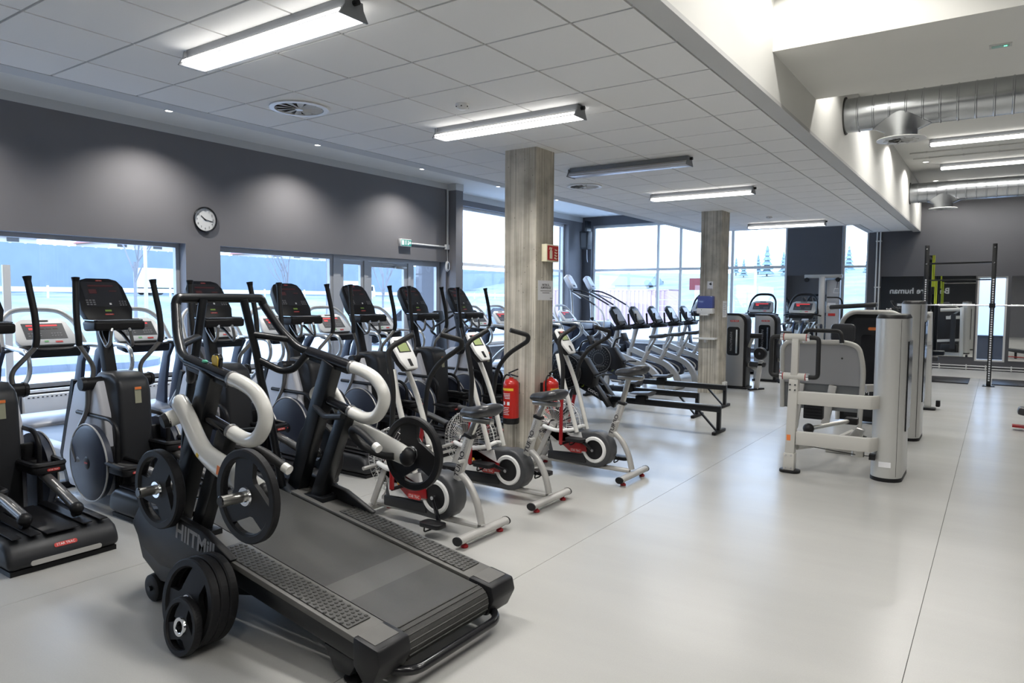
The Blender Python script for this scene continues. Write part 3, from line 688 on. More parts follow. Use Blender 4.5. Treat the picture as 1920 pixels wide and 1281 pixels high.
# ------------------------------------------------------------------ weight plates
def plate_mesh(r, th, spokes=3):
    """rubber tri-grip plate lying in the local XZ plane, axis Y, with three hand slots"""
    bm = bmesh.new(); n = 48
    hub = r*.30; rin, rout = r*.42, r*.80
    def slot(k, m=7):
        a0 = 2*PI*k/spokes+math.radians(22); a1 = 2*PI*(k+1)/spokes-math.radians(22)
        pts = []
        for i in range(m+1): a = a0+(a1-a0)*i/m; pts.append((rout*math.cos(a), rout*math.sin(a)))
        am = (a0+a1)/2+.25; pts.append((rin*1.12*math.cos(am+.25), rin*1.12*math.sin(am+.25))); pts.append((rin*.98*math.cos(am), rin*.98*math.sin(am))); pts.append((rin*1.12*math.cos(am-.35), rin*1.12*math.sin(am-.35)))
        return pts
    outer = [(r*math.cos(2*PI*k/n), r*math.sin(2*PI*k/n)) for k in range(n)]
    inner = [(.0255*math.cos(2*PI*k/20), .0255*math.sin(2*PI*k/20)) for k in range(20)]
    loops = [outer, inner]+[slot(k) for k in range(spokes)]
    es = []
    for L in loops:
        vs = [bm.verts.new((x, 0, z)) for x, z in L]
        es += [bm.edges.new((vs[i], vs[(i+1) % len(vs)])) for i in range(len(vs))]
    bmesh.ops.triangle_fill(bm, use_beauty=True, use_dissolve=False, edges=es, normal=(0, 1, 0))
    geo = bmesh.ops.extrude_face_region(bm, geom=list(bm.faces))
    mv = [g for g in geo['geom'] if isinstance(g, bmesh.types.BMVert)]
    bmesh.ops.translate(bm, verts=mv, vec=(0, th*.55, 0)); bmesh.ops.translate(bm, verts=list(bm.verts), vec=(0, -th*.275, 0))
    me = bpy.data.meshes.new('disc'); bmesh.ops.recalc_face_normals(bm, faces=bm.faces); bm.to_mesh(me); bm.free()
    me.materials.append(MT['rubber']); return me
PLATES = {}
def plate(loc, r, th, label, rot=(0, 0, 0), group=None, spin=0):
    t = thing('weight_plate', label, 'weight plate', loc, group=group); t.rotation_euler = rot
    if (r, th) not in PLATES:
        rim = MB().lathe([(r*.80, -th*.27), (r*.84, -th*.5), (r*.97, -th*.5), (r, -th*.36), (r, th*.36), (r*.97, th*.5), (r*.84, th*.5), (r*.80, th*.27)], (0, 0, 0), (0, 1, 0), n=48)
        rim.f = [f for f in rim.f if len(f) == 4]
        hubm = MB().lathe([(.045, -th*.3), (.042, -th*.5), (.028, -th*.5), (.0255, -th*.45), (.0255, th*.45), (.028, th*.5), (.042, th*.5), (.045, th*.3)], (0, 0, 0), (0, 1, 0), n=24)
        hubm.f = [f for f in hubm.f if len(f) == 4]
        a = rim.build('rim', 'rubber', t); b = hubm.build('hub_ring', 'chrome', t)
        d = bpy.data.objects.new('disc', plate_mesh(r, th)); C.objects.link(d); d.parent = t
        PLATES[(r, th)] = (a, b, d)
        objs = (a, b, d)
    else:
        objs = []
        for o in PLATES[(r, th)]: c = o.copy(); C.objects.link(c); c.parent = t; objs.append(c)
    objs[2].rotation_euler = (0, spin, 0)
    return t

# ------------------------------------------------------------------ manual running mill in the foreground (u forward = -X)
def belt_mat():
    m = mat('ribbed_belt', (.050, .060, .058), .5); t = m.node_tree; b = t.nodes['Principled BSDF']
    co = t.nodes.new('ShaderNodeTexCoord'); wv = t.nodes.new('ShaderNodeTexWave'); wv.wave_type = 'BANDS'; wv.bands_direction = 'Y'; wv.inputs['Scale'].default_value = 55
    t.links.new(co.outputs['Object'], wv.inputs['Vector'])
    bp = t.nodes.new('ShaderNodeBump'); bp.inputs['Strength'].default_value = .5; bp.inputs['Distance'].default_value = .002
    t.links.new(wv.outputs['Fac'], bp.inputs['Height']); t.links.new(bp.outputs[0], b.inputs['Normal'])
    n = t.nodes.new('ShaderNodeTexNoise'); n.inputs['Scale'].default_value = 3; n.inputs['Detail'].default_value = 6; t.links.new(co.outputs['Object'], n.inputs['Vector'])
    r = t.nodes.new('ShaderNodeValToRGB'); r.color_ramp.elements[0].color = (.026, .026, .025, 1); r.color_ramp.elements[1].color = (.062, .061, .057, 1)
    sx_ = t.nodes.new('ShaderNodeSeparateXYZ'); t.links.new(co.outputs['Object'], sx_.inputs[0])
    # a cleaner splice band across the belt
    a = t.nodes.new('ShaderNodeMath'); a.operation = 'SUBTRACT'; a.inputs[1].default_value = .26; t.links.new(sx_.outputs['X'], a.inputs[0])
    ab = t.nodes.new('ShaderNodeMath'); ab.operation = 'ABSOLUTE'; t.links.new(a.outputs[0], ab.inputs[0])
    lt = t.nodes.new('ShaderNodeMath'); lt.operation = 'LESS_THAN'; lt.inputs[1].default_value = .085; t.links.new(ab.outputs[0], lt.inputs[0])
    mx = t.nodes.new('ShaderNodeMixRGB'); mx.inputs[2].default_value = (.08, .079, .075, 1); t.links.new(n.outputs['Fac'], r.inputs[0])
    t.links.new(lt.outputs[0], mx.inputs[0]); t.links.new(r.outputs[0], mx.inputs[1]); t.links.new(mx.outputs[0], b.inputs['Base Color'])
    return m
MT['beltm'] = belt_mat()
MT['sideg'] = mat('worn_grey_cover', (.105, .102, .095), .5, var=.12, vscale=6, bump=.15, bscale=300)
MT['stud'] = mat('studded_rubber', (.048, .047, .044), .5, var=.15, vscale=40)
MX, MY = -2.2, 2.44
mill = thing('manual_running_mill', 'large black manual treadmill with curved white push handles and weight plates in the foreground', 'treadmill', (MX, MY, 0), PI)
SL = .153
def dz(u): return .252+SL*u      # height of the side covers
# belt loop
ub, uf = -.115, 1.55
bl = MB(); prof = []
for k in range(13):
    a = math.radians(90+180*k/12); prof.append((ub+.075*math.cos(a)+.0, dz(ub)-.085+.075*math.sin(a)))
prof = [(uf, dz(uf)-.01)]+prof+[(uf, dz(uf)-.16)]
bl.add([(u, v, z) for v in (-.285, .285) for u, z in prof], [(i, i+1, len(prof)+i+1, len(prof)+i) for i in range(len(prof)-1)])
bl.build('running_belt', 'beltm', mill)
sla = MB()
for k in range(8):
    a = math.radians(95+150*k/7); p = Vector((ub+.077*math.cos(a), 0, dz(ub)-.085+.077*math.sin(a)))
    sla.tube([(p.x, -.28, p.z), (p.x, .28, p.z)], .004, 5)
o = sla.build('belt_ribs', 'stud', mill); o['kind'] = 'stuff'
for s in (1, -1):
    # side rail box under the cover, along the belt
    poly = [(-.17, dz(-.17)-.02), (1.62, dz(1.62)-.02), (1.62, dz(1.62)-.14), (.9, dz(.9)-.115), (-.02, dz(0)-.115), (-.17, dz(-.17)-.10)]
    v0, v1 = sorted((s*.305, s*.465))
    MB().prism(poly, v0, v1, 'y').build('side_rail', 'bmetal', mill, bev=.006)
    v0, v1 = sorted((s*.30, s*.475))
    MB().prism([(-.06, dz(-.06)), (1.34, dz(1.34)), (1.34, dz(1.34)-.03), (-.06, dz(-.06)-.03)], v0, v1, 'y').build('side_cover', 'sideg', mill, bev=.004)
    v0, v1 = sorted((s*.292, s*.482))
    MB().prism([(-.2, dz(-.2)+.004), (-.055, dz(-.055)+.004), (-.055, dz(-.055)-.12), (-.11, dz(-.11)-.17), (-.17, dz(-.2)-.15), (-.215, dz(-.2)-.06)], v0, v1, 'y').build('rear_end_cap', 'black', mill, bev=.012)
    MB().prism([(-.165, dz(-.165)+.0045), (-.065, dz(-.065)+.0045), (-.065, dz(-.065)+.006), (-.165, dz(-.165)+.006)], *sorted((s*.32, s*.46)), 'y').build('roller_adjuster_cover', 'sideg', mill)
    MB().prism([(0, dz(0)+.001), (.90, dz(.90)+.001), (.93, dz(.93)+.001), (.93, dz(.93)+.006), (0, dz(0)+.006)], *sorted((s*.325, s*.455)), 'y').build('foot_pad', 'stud', mill, bev=.002)
    st = MB(); nx = 34
    for i in range(nx):
        for j in range(5):
            u = .02+.885*i/(nx-1); v = s*(.339+.0255*j+(.006 if i % 2 else -.006))
            st.add([(u+.0095*math.cos(q), v+.0095*math.sin(q), dz(u)+.006) for q in [2*PI*k/8 for k in range(8)]]+[(u+.0075*math.cos(q), v+.0075*math.sin(q), dz(u)+.0095) for q in [2*PI*k/8 for k in range(8)]],
                   [tuple(range(8, 16))]+[(k, (k+1) % 8, 8+(k+1) % 8, 8+k) for k in range(8)])
    o = st.build('pad_studs', 'stud', mill); o['kind'] = 'stuff'
    # rear leg and foot
    MB().prism([(-.05, dz(0)-.13), (.16, dz(.1)-.12), (.09, .045), (-.0, .045)], *sorted((s*.33, s*.45)), 'y').build('rear_leg', 'bmetal', mill, bev=.006)
    MB().lathe([(.045, 0), (.05, .012), (.03, .022), (.014, .03), (.014, .06)], (.027, s*.39, 0), n=20).build('levelling_foot', 'rubber', mill)
    # front leg, wheel
    MB().prism([(.62, dz(.62)-.12), (.95, dz(.95)-.12), (1.56, .09), (1.5, .03), (1.42, .05)], *sorted((s*.36, s*.42)), 'y').build('front_leg', 'bmetal', mill, bev=.005)
    wh = MB().lathe([(.02, -.03), (.055, -.035), (.07, -.028), (.075, 0), (.07, .028), (.055, .035), (.02, .03)], (1.5, s*.46, .075), (0, 1, 0), n=28).build('transport_wheel', 'rubber', mill)
    MB().cyl((1.5, s*.41, .075), (1.5, s*.505, .075), .014, n=12).build('axle', 'bmetal', wh)
    # side panel with the printed name, front hood
    hood = MB().prism([(.78, dz(.78)+.012), (1.02, dz(1.0)+.075), (1.36, .53), (1.62, .50), (1.70, .40), (1.60, .28), (1.42, .215), (1.1, .235), (.86, .30)], *sorted((s*.44, s*.485)), 'y').build('side_panel', 'black', mill, bev=.01)
    if s == 1:
        sl = Vector((-1, 0, -.155)).normalized()
        text('lettering', 'HIITMill', (1.255, .4855, .443), sl, Vector((-.155, 0, 1)), .118, 'gletter', hood, th=.001, align='LEFT', bold=.004, xs=.9)
    MB().prism([(1.60, .22), (1.66, .36), (1.0, .21), (1.04, .16), (1.42, .13)], *sorted((s*.40, s*.482)), 'y').build('lower_guard', 'char', mill, bev=.006)
    # front and rear posts
    MB().beam((1.385, s*.39, .46), (1.052, s*.39, 1.262), .085, .105).build('front_post', 'bmetal', mill, bev=.008)
    MB().beam((1.185, s*.39, .43), (.93, s*.39, .975), .075, .085).build('rear_post', 'bmetal', mill, bev=.008)
    MB().box(1.08, 1.46, *sorted((s*.33, s*.455)), .405, .445).build('post_foot_plate', 'bmetal', mill, bev=.004)
    for u in (1.12, 1.24, 1.43): MB().cyl((u, s*.445, .445), (u, s*.445, .456), .011, n=8).build('bolt', 'chrome', mill)
    # upper rail and curved white handle
    MB().tube([(1.262, s*.39, 1.313), (.878, s*.39, 1.243)], .034, 16).build('upper_rail', 'gloss', mill)
    MB().beam((1.24, s*.39, 1.29), (.90, s*.39, 1.225), .045, .05).build('upper_rail_clamp', 'bmetal', mill, bev=.006)
    MB().tube([(1.09, s*.39, 1.028), (.90, s*.39, .982)], .028, 14).build('lower_rail', 'gloss', mill)
    MB().tube(smoothpath([(.885, s*.39, 1.2445), (.80, s*.39, 1.228), (.70, s*.39, 1.19), (.635, s*.39, 1.12), (.632, s*.39, 1.05), (.69, s*.39, .975), (.78, s*.39, .955), (.90, s*.39, .981)], 6), .036, 16).build('curved_push_handle', 'wgloss', mill, ang=60)
    for p, d in (((.882, 1.244), (1, .18)), ((.897, .9815), (1, .24))):
        dd = Vector((d[0], 0, d[1])).normalized()*.009; c0 = Vector((p[0], s*.39, p[1]))
        MB().cyl(c0-dd, c0+dd, .0385, n=16).build('handle_collar', 'gunm', mill)
    # overhead frame, outer tubes
    MB().tube([(1.262, s*.39, 1.313), (1.35, s*.375, 1.335), (1.46, s*.335, 1.44), (1.56, s*.283, 1.60)], .026, 14, fil=.05).build('overhead_side_tube', 'bmetal', mill, ang=60)
    MB().tube([(1.54, s*.131, 1.63), (1.52, s*.203, 1.295), (1.52, s*.229, 1.135), (1.50, s*.27, .93), (1.46, s*.33, .46)], .024, 14, fil=.05).build('inner_strut', 'bmetal', mill, ang=60)
    MB().tube([(1.525, s*.175, 1.42), (1.40, s*.355, 1.385)], .021, 12).build('short_grip', 'bmetal', mill)
    MB().tube([(1.52, s*.21, 1.265), (1.41, s*.30, 1.19), (1.335, s*.335, 1.205), (1.262, s*.385, 1.315)], .022, 12, fil=.05).build('lower_grip', 'bmetal', mill, ang=60)
    # loading arm
    arm = smoothpath([(1.20, s*.475, 1.10), (1.13, s*.475, 1.03), (1.03, s*.475, .91), (.92, s*.475, .85), (.72, s*.475, .795), (.545, s*.475, .75)], 5)
    am = MB(); rr = []
    for i, p in enumerate(arm):
        t_ = (arm[min(i+1, len(arm)-1)]-arm[max(i-1, 0)]).normalized(); nn = Vector((-t_.z, 0, t_.x))
        h = .052 if i < len(arm)*.5 else .052+.012*math.sin(PI*(i/len(arm)-.5)*2)
        rr.append([p+nn*h*math.cos(2*PI*k/16)+Vector((0, 1, 0))*.038*math.sin(2*PI*k/16) for k in range(16)])
    am.add([v for R_ in rr for v in R_], [(i*16+k, i*16+(k+1) % 16, (i+1)*16+(k+1) % 16, (i+1)*16+k) for i in range(len(rr)-1) for k in range(16)]+[tuple(range(15, -1, -1)), tuple((len(rr)-1)*16+k for k in range(16))])
    A_ = am.build('loading_arm', 'wgloss', mill, ang=50)
    MB().ball((1.20, s*.475, 1.10), (.052, .04, .052)).build('arm_top', 'wgloss', A_)
    MB().ball((.53, s*.475, .745), (.05, .045, .055)).build('end_cap', 'black', A_)
    if s == 1:
        MB().panel((.80, .5135, .815), (-1, 0, -.27), (-.27, 0, 1), .075, .045, .001).build('warning_label', 'orange', A_)
        MB().panel((1.0, .512, .872), (-1, 0, -.7), (-.7, 0, 1), .02, .02, .001).build('warning_label', 'yellow', A_)
    MB().cyl((1.22, s*.40, 1.06), (1.25, s*.52, 1.02), .045, .04, 20).build('pivot', 'wgloss', mill)
    MB().cyl((1.25, s*.515, 1.02), (1.256, s*.545, 1.012), .042, .034, 20).build('pivot_cap', 'black', mill)
    MB().cyl((.55, s*.50, .752), (.55, s*.68, .757), .0245, n=20).build('plate_peg', 'steel', mill)
    MB().cyl((.55, s*.68, .757), (.55, s*.685, .757), .026, .02, n=20).build('peg_cap', 'gloss', mill)
    MB().cyl((1.335, s*.40, .65), (1.335, s*.63, .655), .0245, n=20).build('plate_peg', 'steel', mill)
    MB().cyl((1.335, s*.63, .655), (1.335, s*.635, .655), .026, .02, n=20).build('peg_cap', 'gloss', mill)
    # inner D grip on the loading arm
    MB().tube(smoothpath([(.60, s*.44, .745), (.68, s*.40, .755), (.80, s*.365, .81), (.84, s*.345, .87), (.80, s*.33, .90), (.70, s*.315, .87), (.60, s*.30, .825)], 5), .021, 12).build('inner_grip', 'grip', mill, ang=60)
    MB().cyl((.61, s*.302, .829), (.575, s*.297, .815), .024, n=14).build('grip_end', 'wgloss', mill)
    MB().tube([(1.18, s*.36, .99), (1.02, s*.30, .95), (.80, s*.24, .98)], .018, 10, fil=.04).build('cross_tie', 'bmetal', mill)
MB().tube([(1.56, -.283, 1.60), (1.565, -.27, 1.638), (1.565, .27, 1.638), (1.56, .283, 1.60)], .027, 16, fil=.06).build('overhead_bar', 'bmetal', mill, ang=60)
MB().tube([(1.42, -.37, .40), (1.42, .37, .40)], .03, 12).build('front_cross_tube', 'bmetal', mill)
MB().prism([(1.50, .30), (1.72, .30), (1.70, .43), (1.55, .49)], -.44, .44, 'y').build('front_roller_hood', 'black', mill, bev=.02)
MB().tube([(-.02, .40, .10), (-.14, .37, .085), (-.235, .30, .075), (-.235, -.30, .075), (-.14, -.37, .085), (-.02, -.40, .10)], .021, 14, fil=.09).build('rear_lift_bar', 'gloss', mill, ang=60)
for s in (1, -1): MB().panel((-.165, s*.352, .107), (.5, s*.86, 0), (-.5, .3, .8), .014, .014, .001).build('warning_label', 'yellow', mill)
kc = MB().prism([(-.03, .03), (.03, .03), (.032, .075), (.012, .095), (-.012, .095), (-.032, .075)], -.006, .006, 'y')
kc = MB().prism([(1.01, 1.275), (1.05, 1.275), (1.062, 1.335), (1.05, 1.36), (1.01, 1.36), (.998, 1.335)], .36, .385, 'y').build('resistance_lever', 'gloss', mill, bev=.006)
MB().prism([(1.013, 1.285), (1.047, 1.285), (1.057, 1.335), (1.047, 1.352), (1.013, 1.352), (1.003, 1.335)], .3851, .391, 'y').build('yellow_face', 'yellow', kc)
MB().ball((1.10, .40, 1.318), (.022, .012, .010)).build('badge', mat('green_badge', (.1, .45, .3), .4), mill)

def mw(u, v, z): return (MX-u, MY-v, z)
plate(mw(.55, .545, .752), .215, .04, 'large black tri-grip weight plate on the near loading arm of the running mill', spin=.5)
plate(mw(.55, -.545, .752), .215, .04, 'large black tri-grip weight plate on the far loading arm of the running mill', spin=.35)
plate(mw(1.335, .52, .652), .205, .05, 'black weight plate on the front peg of the running mill, leftmost plate', spin=1.0)
plate(mw(1.335, -.52, .652), .205, .05, 'black weight plate on the far front peg, hidden behind the mill posts', spin=1.0)
# stack leaning on the floor
tl = math.radians(-9)
for k, (y, lab) in enumerate(((1.915, 'large weight plate on the floor, rearmost of the stack against the running mill'), (1.868, 'large weight plate on the floor, middle one of the stack'), (1.821, 'large weight plate on the floor, front large one of the stack'))):
    plate((-3.07-.0*k, y-.02, .207*math.cos(tl)+.003), .207, .046, lab, (tl, 0, 0), group='weight plates leaning on the running mill', spin=.9)
plate((-3.03, 1.738, .132), .13, .04, 'small weight plate on the floor leaning against the front of the plate stack', (tl, 0, 0), group='weight plates leaning on the running mill', spin=.6)

# ------------------------------------------------------------------ elliptical trainer
def make_elliptical(label):
    t = thing('elliptical_trainer', label, 'elliptical', (0, 0, 0), PI, 'elliptical trainers in the row')
    # rear ramp base
    base = MB().prism([(0, .035), (0, .10), (.045, .165), (.12, .195), (.70, .215), (.78, .17), (.80, .05), (.70, .03)], -.315, .315, 'y').build('rear_base', 'char', t, bev=.035, seg=3)
    MB().prism([(.05, .196), (.70, .2155), (.70, .222), (.05, .205)], -.09, .09, 'y').build('ramp_top', 'black', base, bev=.003)
    for s in (1, -1): MB().prism([(.06, .205), (.72, .221), (.72, .229), (.06, .211)], *sorted((s*.12, s*.175)), 'y').build('track', 'black', base)
    for s in (1, -1): MB().prism([(.06, .205), (.72, .221), (.72, .231), (.06, .213)], *sorted((s*.22, s*.27)), 'y').build('ramp_ridge', 'black', base, bev=.003)
    MB().prism(rrect(-.2, .2, .045, .075, .014, 3), -.004, .012, 'x').build('silver_bar', 'silver', base)
    MB().box(.02, .76, -.30, .30, 0, .03).build('base_feet', 'rubber', base)
    badge((.018, 0, .128), (0, -1, 0), (.55, 0, 1), .13, .026, ST, base)
    MB().box(.75, 2.0, -.055, .055, .05, .12).build('spine', 'gunm', t, bev=.01)
    MB().box(1.85, 1.95, -.3, .3, 0, .06).build('front_foot', 'black', t, bev=.015)
    # drive housing
    MB().prism([(1.06, .07), (1.70, .06), (1.82, .3), (1.70, .62), (1.56, .93), (1.46, .98), (1.2, .98), (1.1, .72), (1.06, .35)], -.2, .2, 'y').build('drive_shroud', 'lilac', t, bev=.03, seg=3)
    for s in (1, -1):
        d = MB().lathe([(0, .012), (.27, .012), (.292, .0), (.292, -.05)], (1.12, s*.30, .35), (0, s, 0), n=40).build('drive_disc', 'navy', t)
        MB().tube(ring((1.12, s*.30, .35), (0, 1, 0), .30, 0, 44), .007, 6, closed=True).build('disc_trim', 'silver', d)
        MB().lathe([(0, .017), (.04, .017), (.05, .012)], (1.12, s*.30, .35), (0, s, 0), n=20).build('disc_hub', 'black', d)
        badge((1.12, s*.3185, .352), (-s, 0, 0), (0, 0, 1), .05, .014, '', d)
        MB().tube([(.88, s*.2, .12), (.86, s*.2, .62), (.95, s*.2, .69), (1.5, s*.2, .70)], .018, 8, fil=.1).build('shroud_edge_trim', 'black', t, ang=60)
        MB().prism([(1.70, .1), (1.80, .3), (1.60, .80), (1.56, .95), (1.60, .96), (1.84, .32), (1.75, .08)], *sorted((s*.17, s*.2)), 'y').build('shroud_side_trim', 'black', t)
        badge((1.42, s*.1915, .88), (-s, 0, 0), (0, 0, 1), .07, .024, ST, t)
    # post and hump
    post = MB().prism([(.93, .12), (1.36, .12), (1.38, .85), (1.37, .98), (1.32, 1.035), (1.10, 1.035), (1.00, .99), (.965, .90)], -.13, .13, 'y').build('post_cover', 'char', t, bev=.045, seg=3)
    MB().panel((.962, -.015, .86), (0, -1, 0), (.08, 0, 1), .05, .13, .002).build('instruction_label', mat('olive_label', (.3, .3, .22), .5), post)
    MB().panel((.960, -.015, .915), (0, -1, 0), (.08, 0, 1), .05, .02, .003).build('warning_label', 'orange', post)
    MB().cyl((1.25, -.27, .95), (1.25, .27, .95), .052, n=20).build('pivot_axle', 'black', t)
    for s in (1, -1):
        MB().cyl((1.25, s*.255, .95), (1.25, s*.285, .95), .058, .05, 20).build('pivot_cap', 'black', t)
        lean = .0
        MB().tube([(1.25, s*.20, .95), (1.248, s*.178, 1.08), (1.20, s*.255, 1.18), (1.172, s*.318, 1.265)], .018, 10, fil=.06).build('arm_tube', 'gunm', t, ang=60)
        g = MB().tube([(1.172, s*.318, 1.265), (1.160, s*.324, 1.32), (1.18, s*.328, 1.48), (1.232, s*.303, 1.765)], .0235, 12, fil=.08).build('arm_grip', 'grip', t, ang=60)
        MB().cyl((1.228, s*.304, 1.75), (1.234, s*.302, 1.785), .024, .031, 14).build('grip_cap', 'black', g)
        MB().tube([(1.255, s*.225, .93), (1.30, s*.21, .74), (1.38, s*.306, .46), (1.30, s*.30, .34)], .02, 10, fil=.08).build('lower_arm', 'gunm', t, ang=60)
        pz = .36 if s == 1 else .47
        pu = .62 if s == 1 else .72
        # pedal and roller link
        MB().tube([(.21, s*.148, .285), (.50, s*.16, .36), (pu+.2, s*.19, pz-.03), (1.28, s*.29, .36)], .033, 12, fil=.1).build('pedal_link', 'gunm', t, ang=60)
        MB().ball((.205, s*.148, .275), .042).build('roller_cover', 'black', t)
        MB().lathe([(.02, -.02), (.036, -.02), (.036, .02), (.02, .02)], (.215, s*.148, .255), (0, 1, 0), n=18).build('roller', 'rubber', t)
        pd = MB().prism(rrect(pu-.06, pu+.38, *sorted((s*.09, s*.30)), .06, 3), pz-.045, pz, 'z').build('foot_platform', 'black', t, bev=.006)
        MB().tube([(pu+.36, s*.10, pz+.012), (pu-.03, s*.10, pz+.012), (pu-.045, s*.2, pz+.012), (pu-.03, s*.29, pz+.012), (pu+.36, s*.29, pz+.03)], .02, 8, fil=.04).build('rim', 'black', pd)
        MB().box(pu+.35, pu+.41, *sorted((s*.09, s*.30)), pz-.05, pz+.11).build('toe_guard', 'black', pd, bev=.012)
        badge((pu-.0615, s*.205, pz-.018), (0, -1, 0), (0, 0, 1), .08, .018, ST, pd)
    # mast and console
    MB().beam((1.36, 0, .97), (1.50, 0, 1.50), .095, .09).build('console_mast', 'char', t, bev=.02)
    fn = Vector((-.85, 0, .53)).normalized(); cu = Vector((.53, 0, .85)).normalized(); cc = Vector((1.43, 0, 1.62))
    def CP(a, b, d): return cc+Vector((0, -1, 0))*a+cu*b+fn*d
    prof = [(-.175, -.205), (.175, -.205), (.205, -.1), (.185, .12), (.15, .185), (.09, .205), (-.09, .205), (-.15, .185), (-.185, .12), (-.205, -.1)]
    n = len(prof)
    vs = [CP(a, b, 0) for a, b in prof]+[CP(a*.92, b*.92, -.085) for a, b in prof]
    cons = MB().add(vs, [tuple(range(n)), tuple(range(2*n-1, n-1, -1))]+[(i, (i+1) % n, n+(i+1) % n, n+i) for i in range(n)]).build('console', 'black', t, bev=.012)
    def cpan(name, a, b, w_, h_, m, d=.0015, th=.0015):
        MB().panel(CP(a, b, d), (0, -1, 0), cu, w_, h_, th).build(name, m, cons)
    cpan('screen', 0, .045, .30, .24, 'screen', .001)
    cpan('led_bar', 0, .125, .2, .014, 'ledd', .003); cpan('led_display', -.075, .07, .06, .04, 'ledd', .003); cpan('led_display', .085, .075, .06, .01, 'ledd', .003)
    for i in range(3):
        for j in range(3): cpan('key', .115+.022*i, -.045-.018*j+.02, .013, .009, 'btn', .003); cpan('key', -.115+.026*(i-1), -.035-.02*(j-1), .018, .011, 'btn', .003)
    cpan('arrow_key', .035, -.05, .016, .018, 'wletter', .003); cpan('power_key', 0, -.115, .05, .016, mat('green_key', (.25, .4, .08), .4), .003)
    badge(CP(0, .175, .002), (0, -1, 0), cu, .05, .011, ST, cons); badge(CP(0, -.15, .002), (0, -1, 0), cu, .07, .012, ST, cons)
    tr = MB().prism([(1.17, 1.37), (1.36, 1.36), (1.39, 1.44), (1.165, 1.445)], -.2, .2, 'y').build('tray', 'black', t, bev=.02, seg=3)
    MB().tube([(1.37, -.19, 1.452), (1.17, -.19, 1.45), (1.165, .19, 1.45), (1.37, .19, 1.452)], .006, 6, fil=.05).build('tray_edge', 'chrome', tr)
    for s in (1, -1):
        MB().tube([(1.20, s*.05, 1.44), (1.175, s*.075, 1.36)], .015, 10).build('pulse_grip', 'chrome', t)
        MB().tube([(1.175, s*.075, 1.36), (1.168, s*.088, 1.27), (1.20, s*.10, 1.235), (1.34, s*.085, 1.35), (1.42, s*.03, 1.40)], .014, 10, fil=.05).build('pulse_bar', 'gunm', t, ang=60)
    return t
EX = -4.65
elab = ['elliptical trainer nearest the camera, cut off by the left picture edge', 'second elliptical trainer, in full view left of the running mill', 'third elliptical trainer, directly behind the overhead frame of the running mill', 'fourth elliptical trainer, framed by the far half of the running mill', 'fifth elliptical trainer, right above the far white handle of the mill',
        'sixth elliptical trainer, behind the first air bike console', 'seventh elliptical trainer, last of the row beside the near pillar']
e0 = make_elliptical(elab[0]); e0.location = (EX, 1.94, 0)
for k in range(1, 7): dup(e0, (EX, 1.94+.935*k, 0), PI, elab[k])

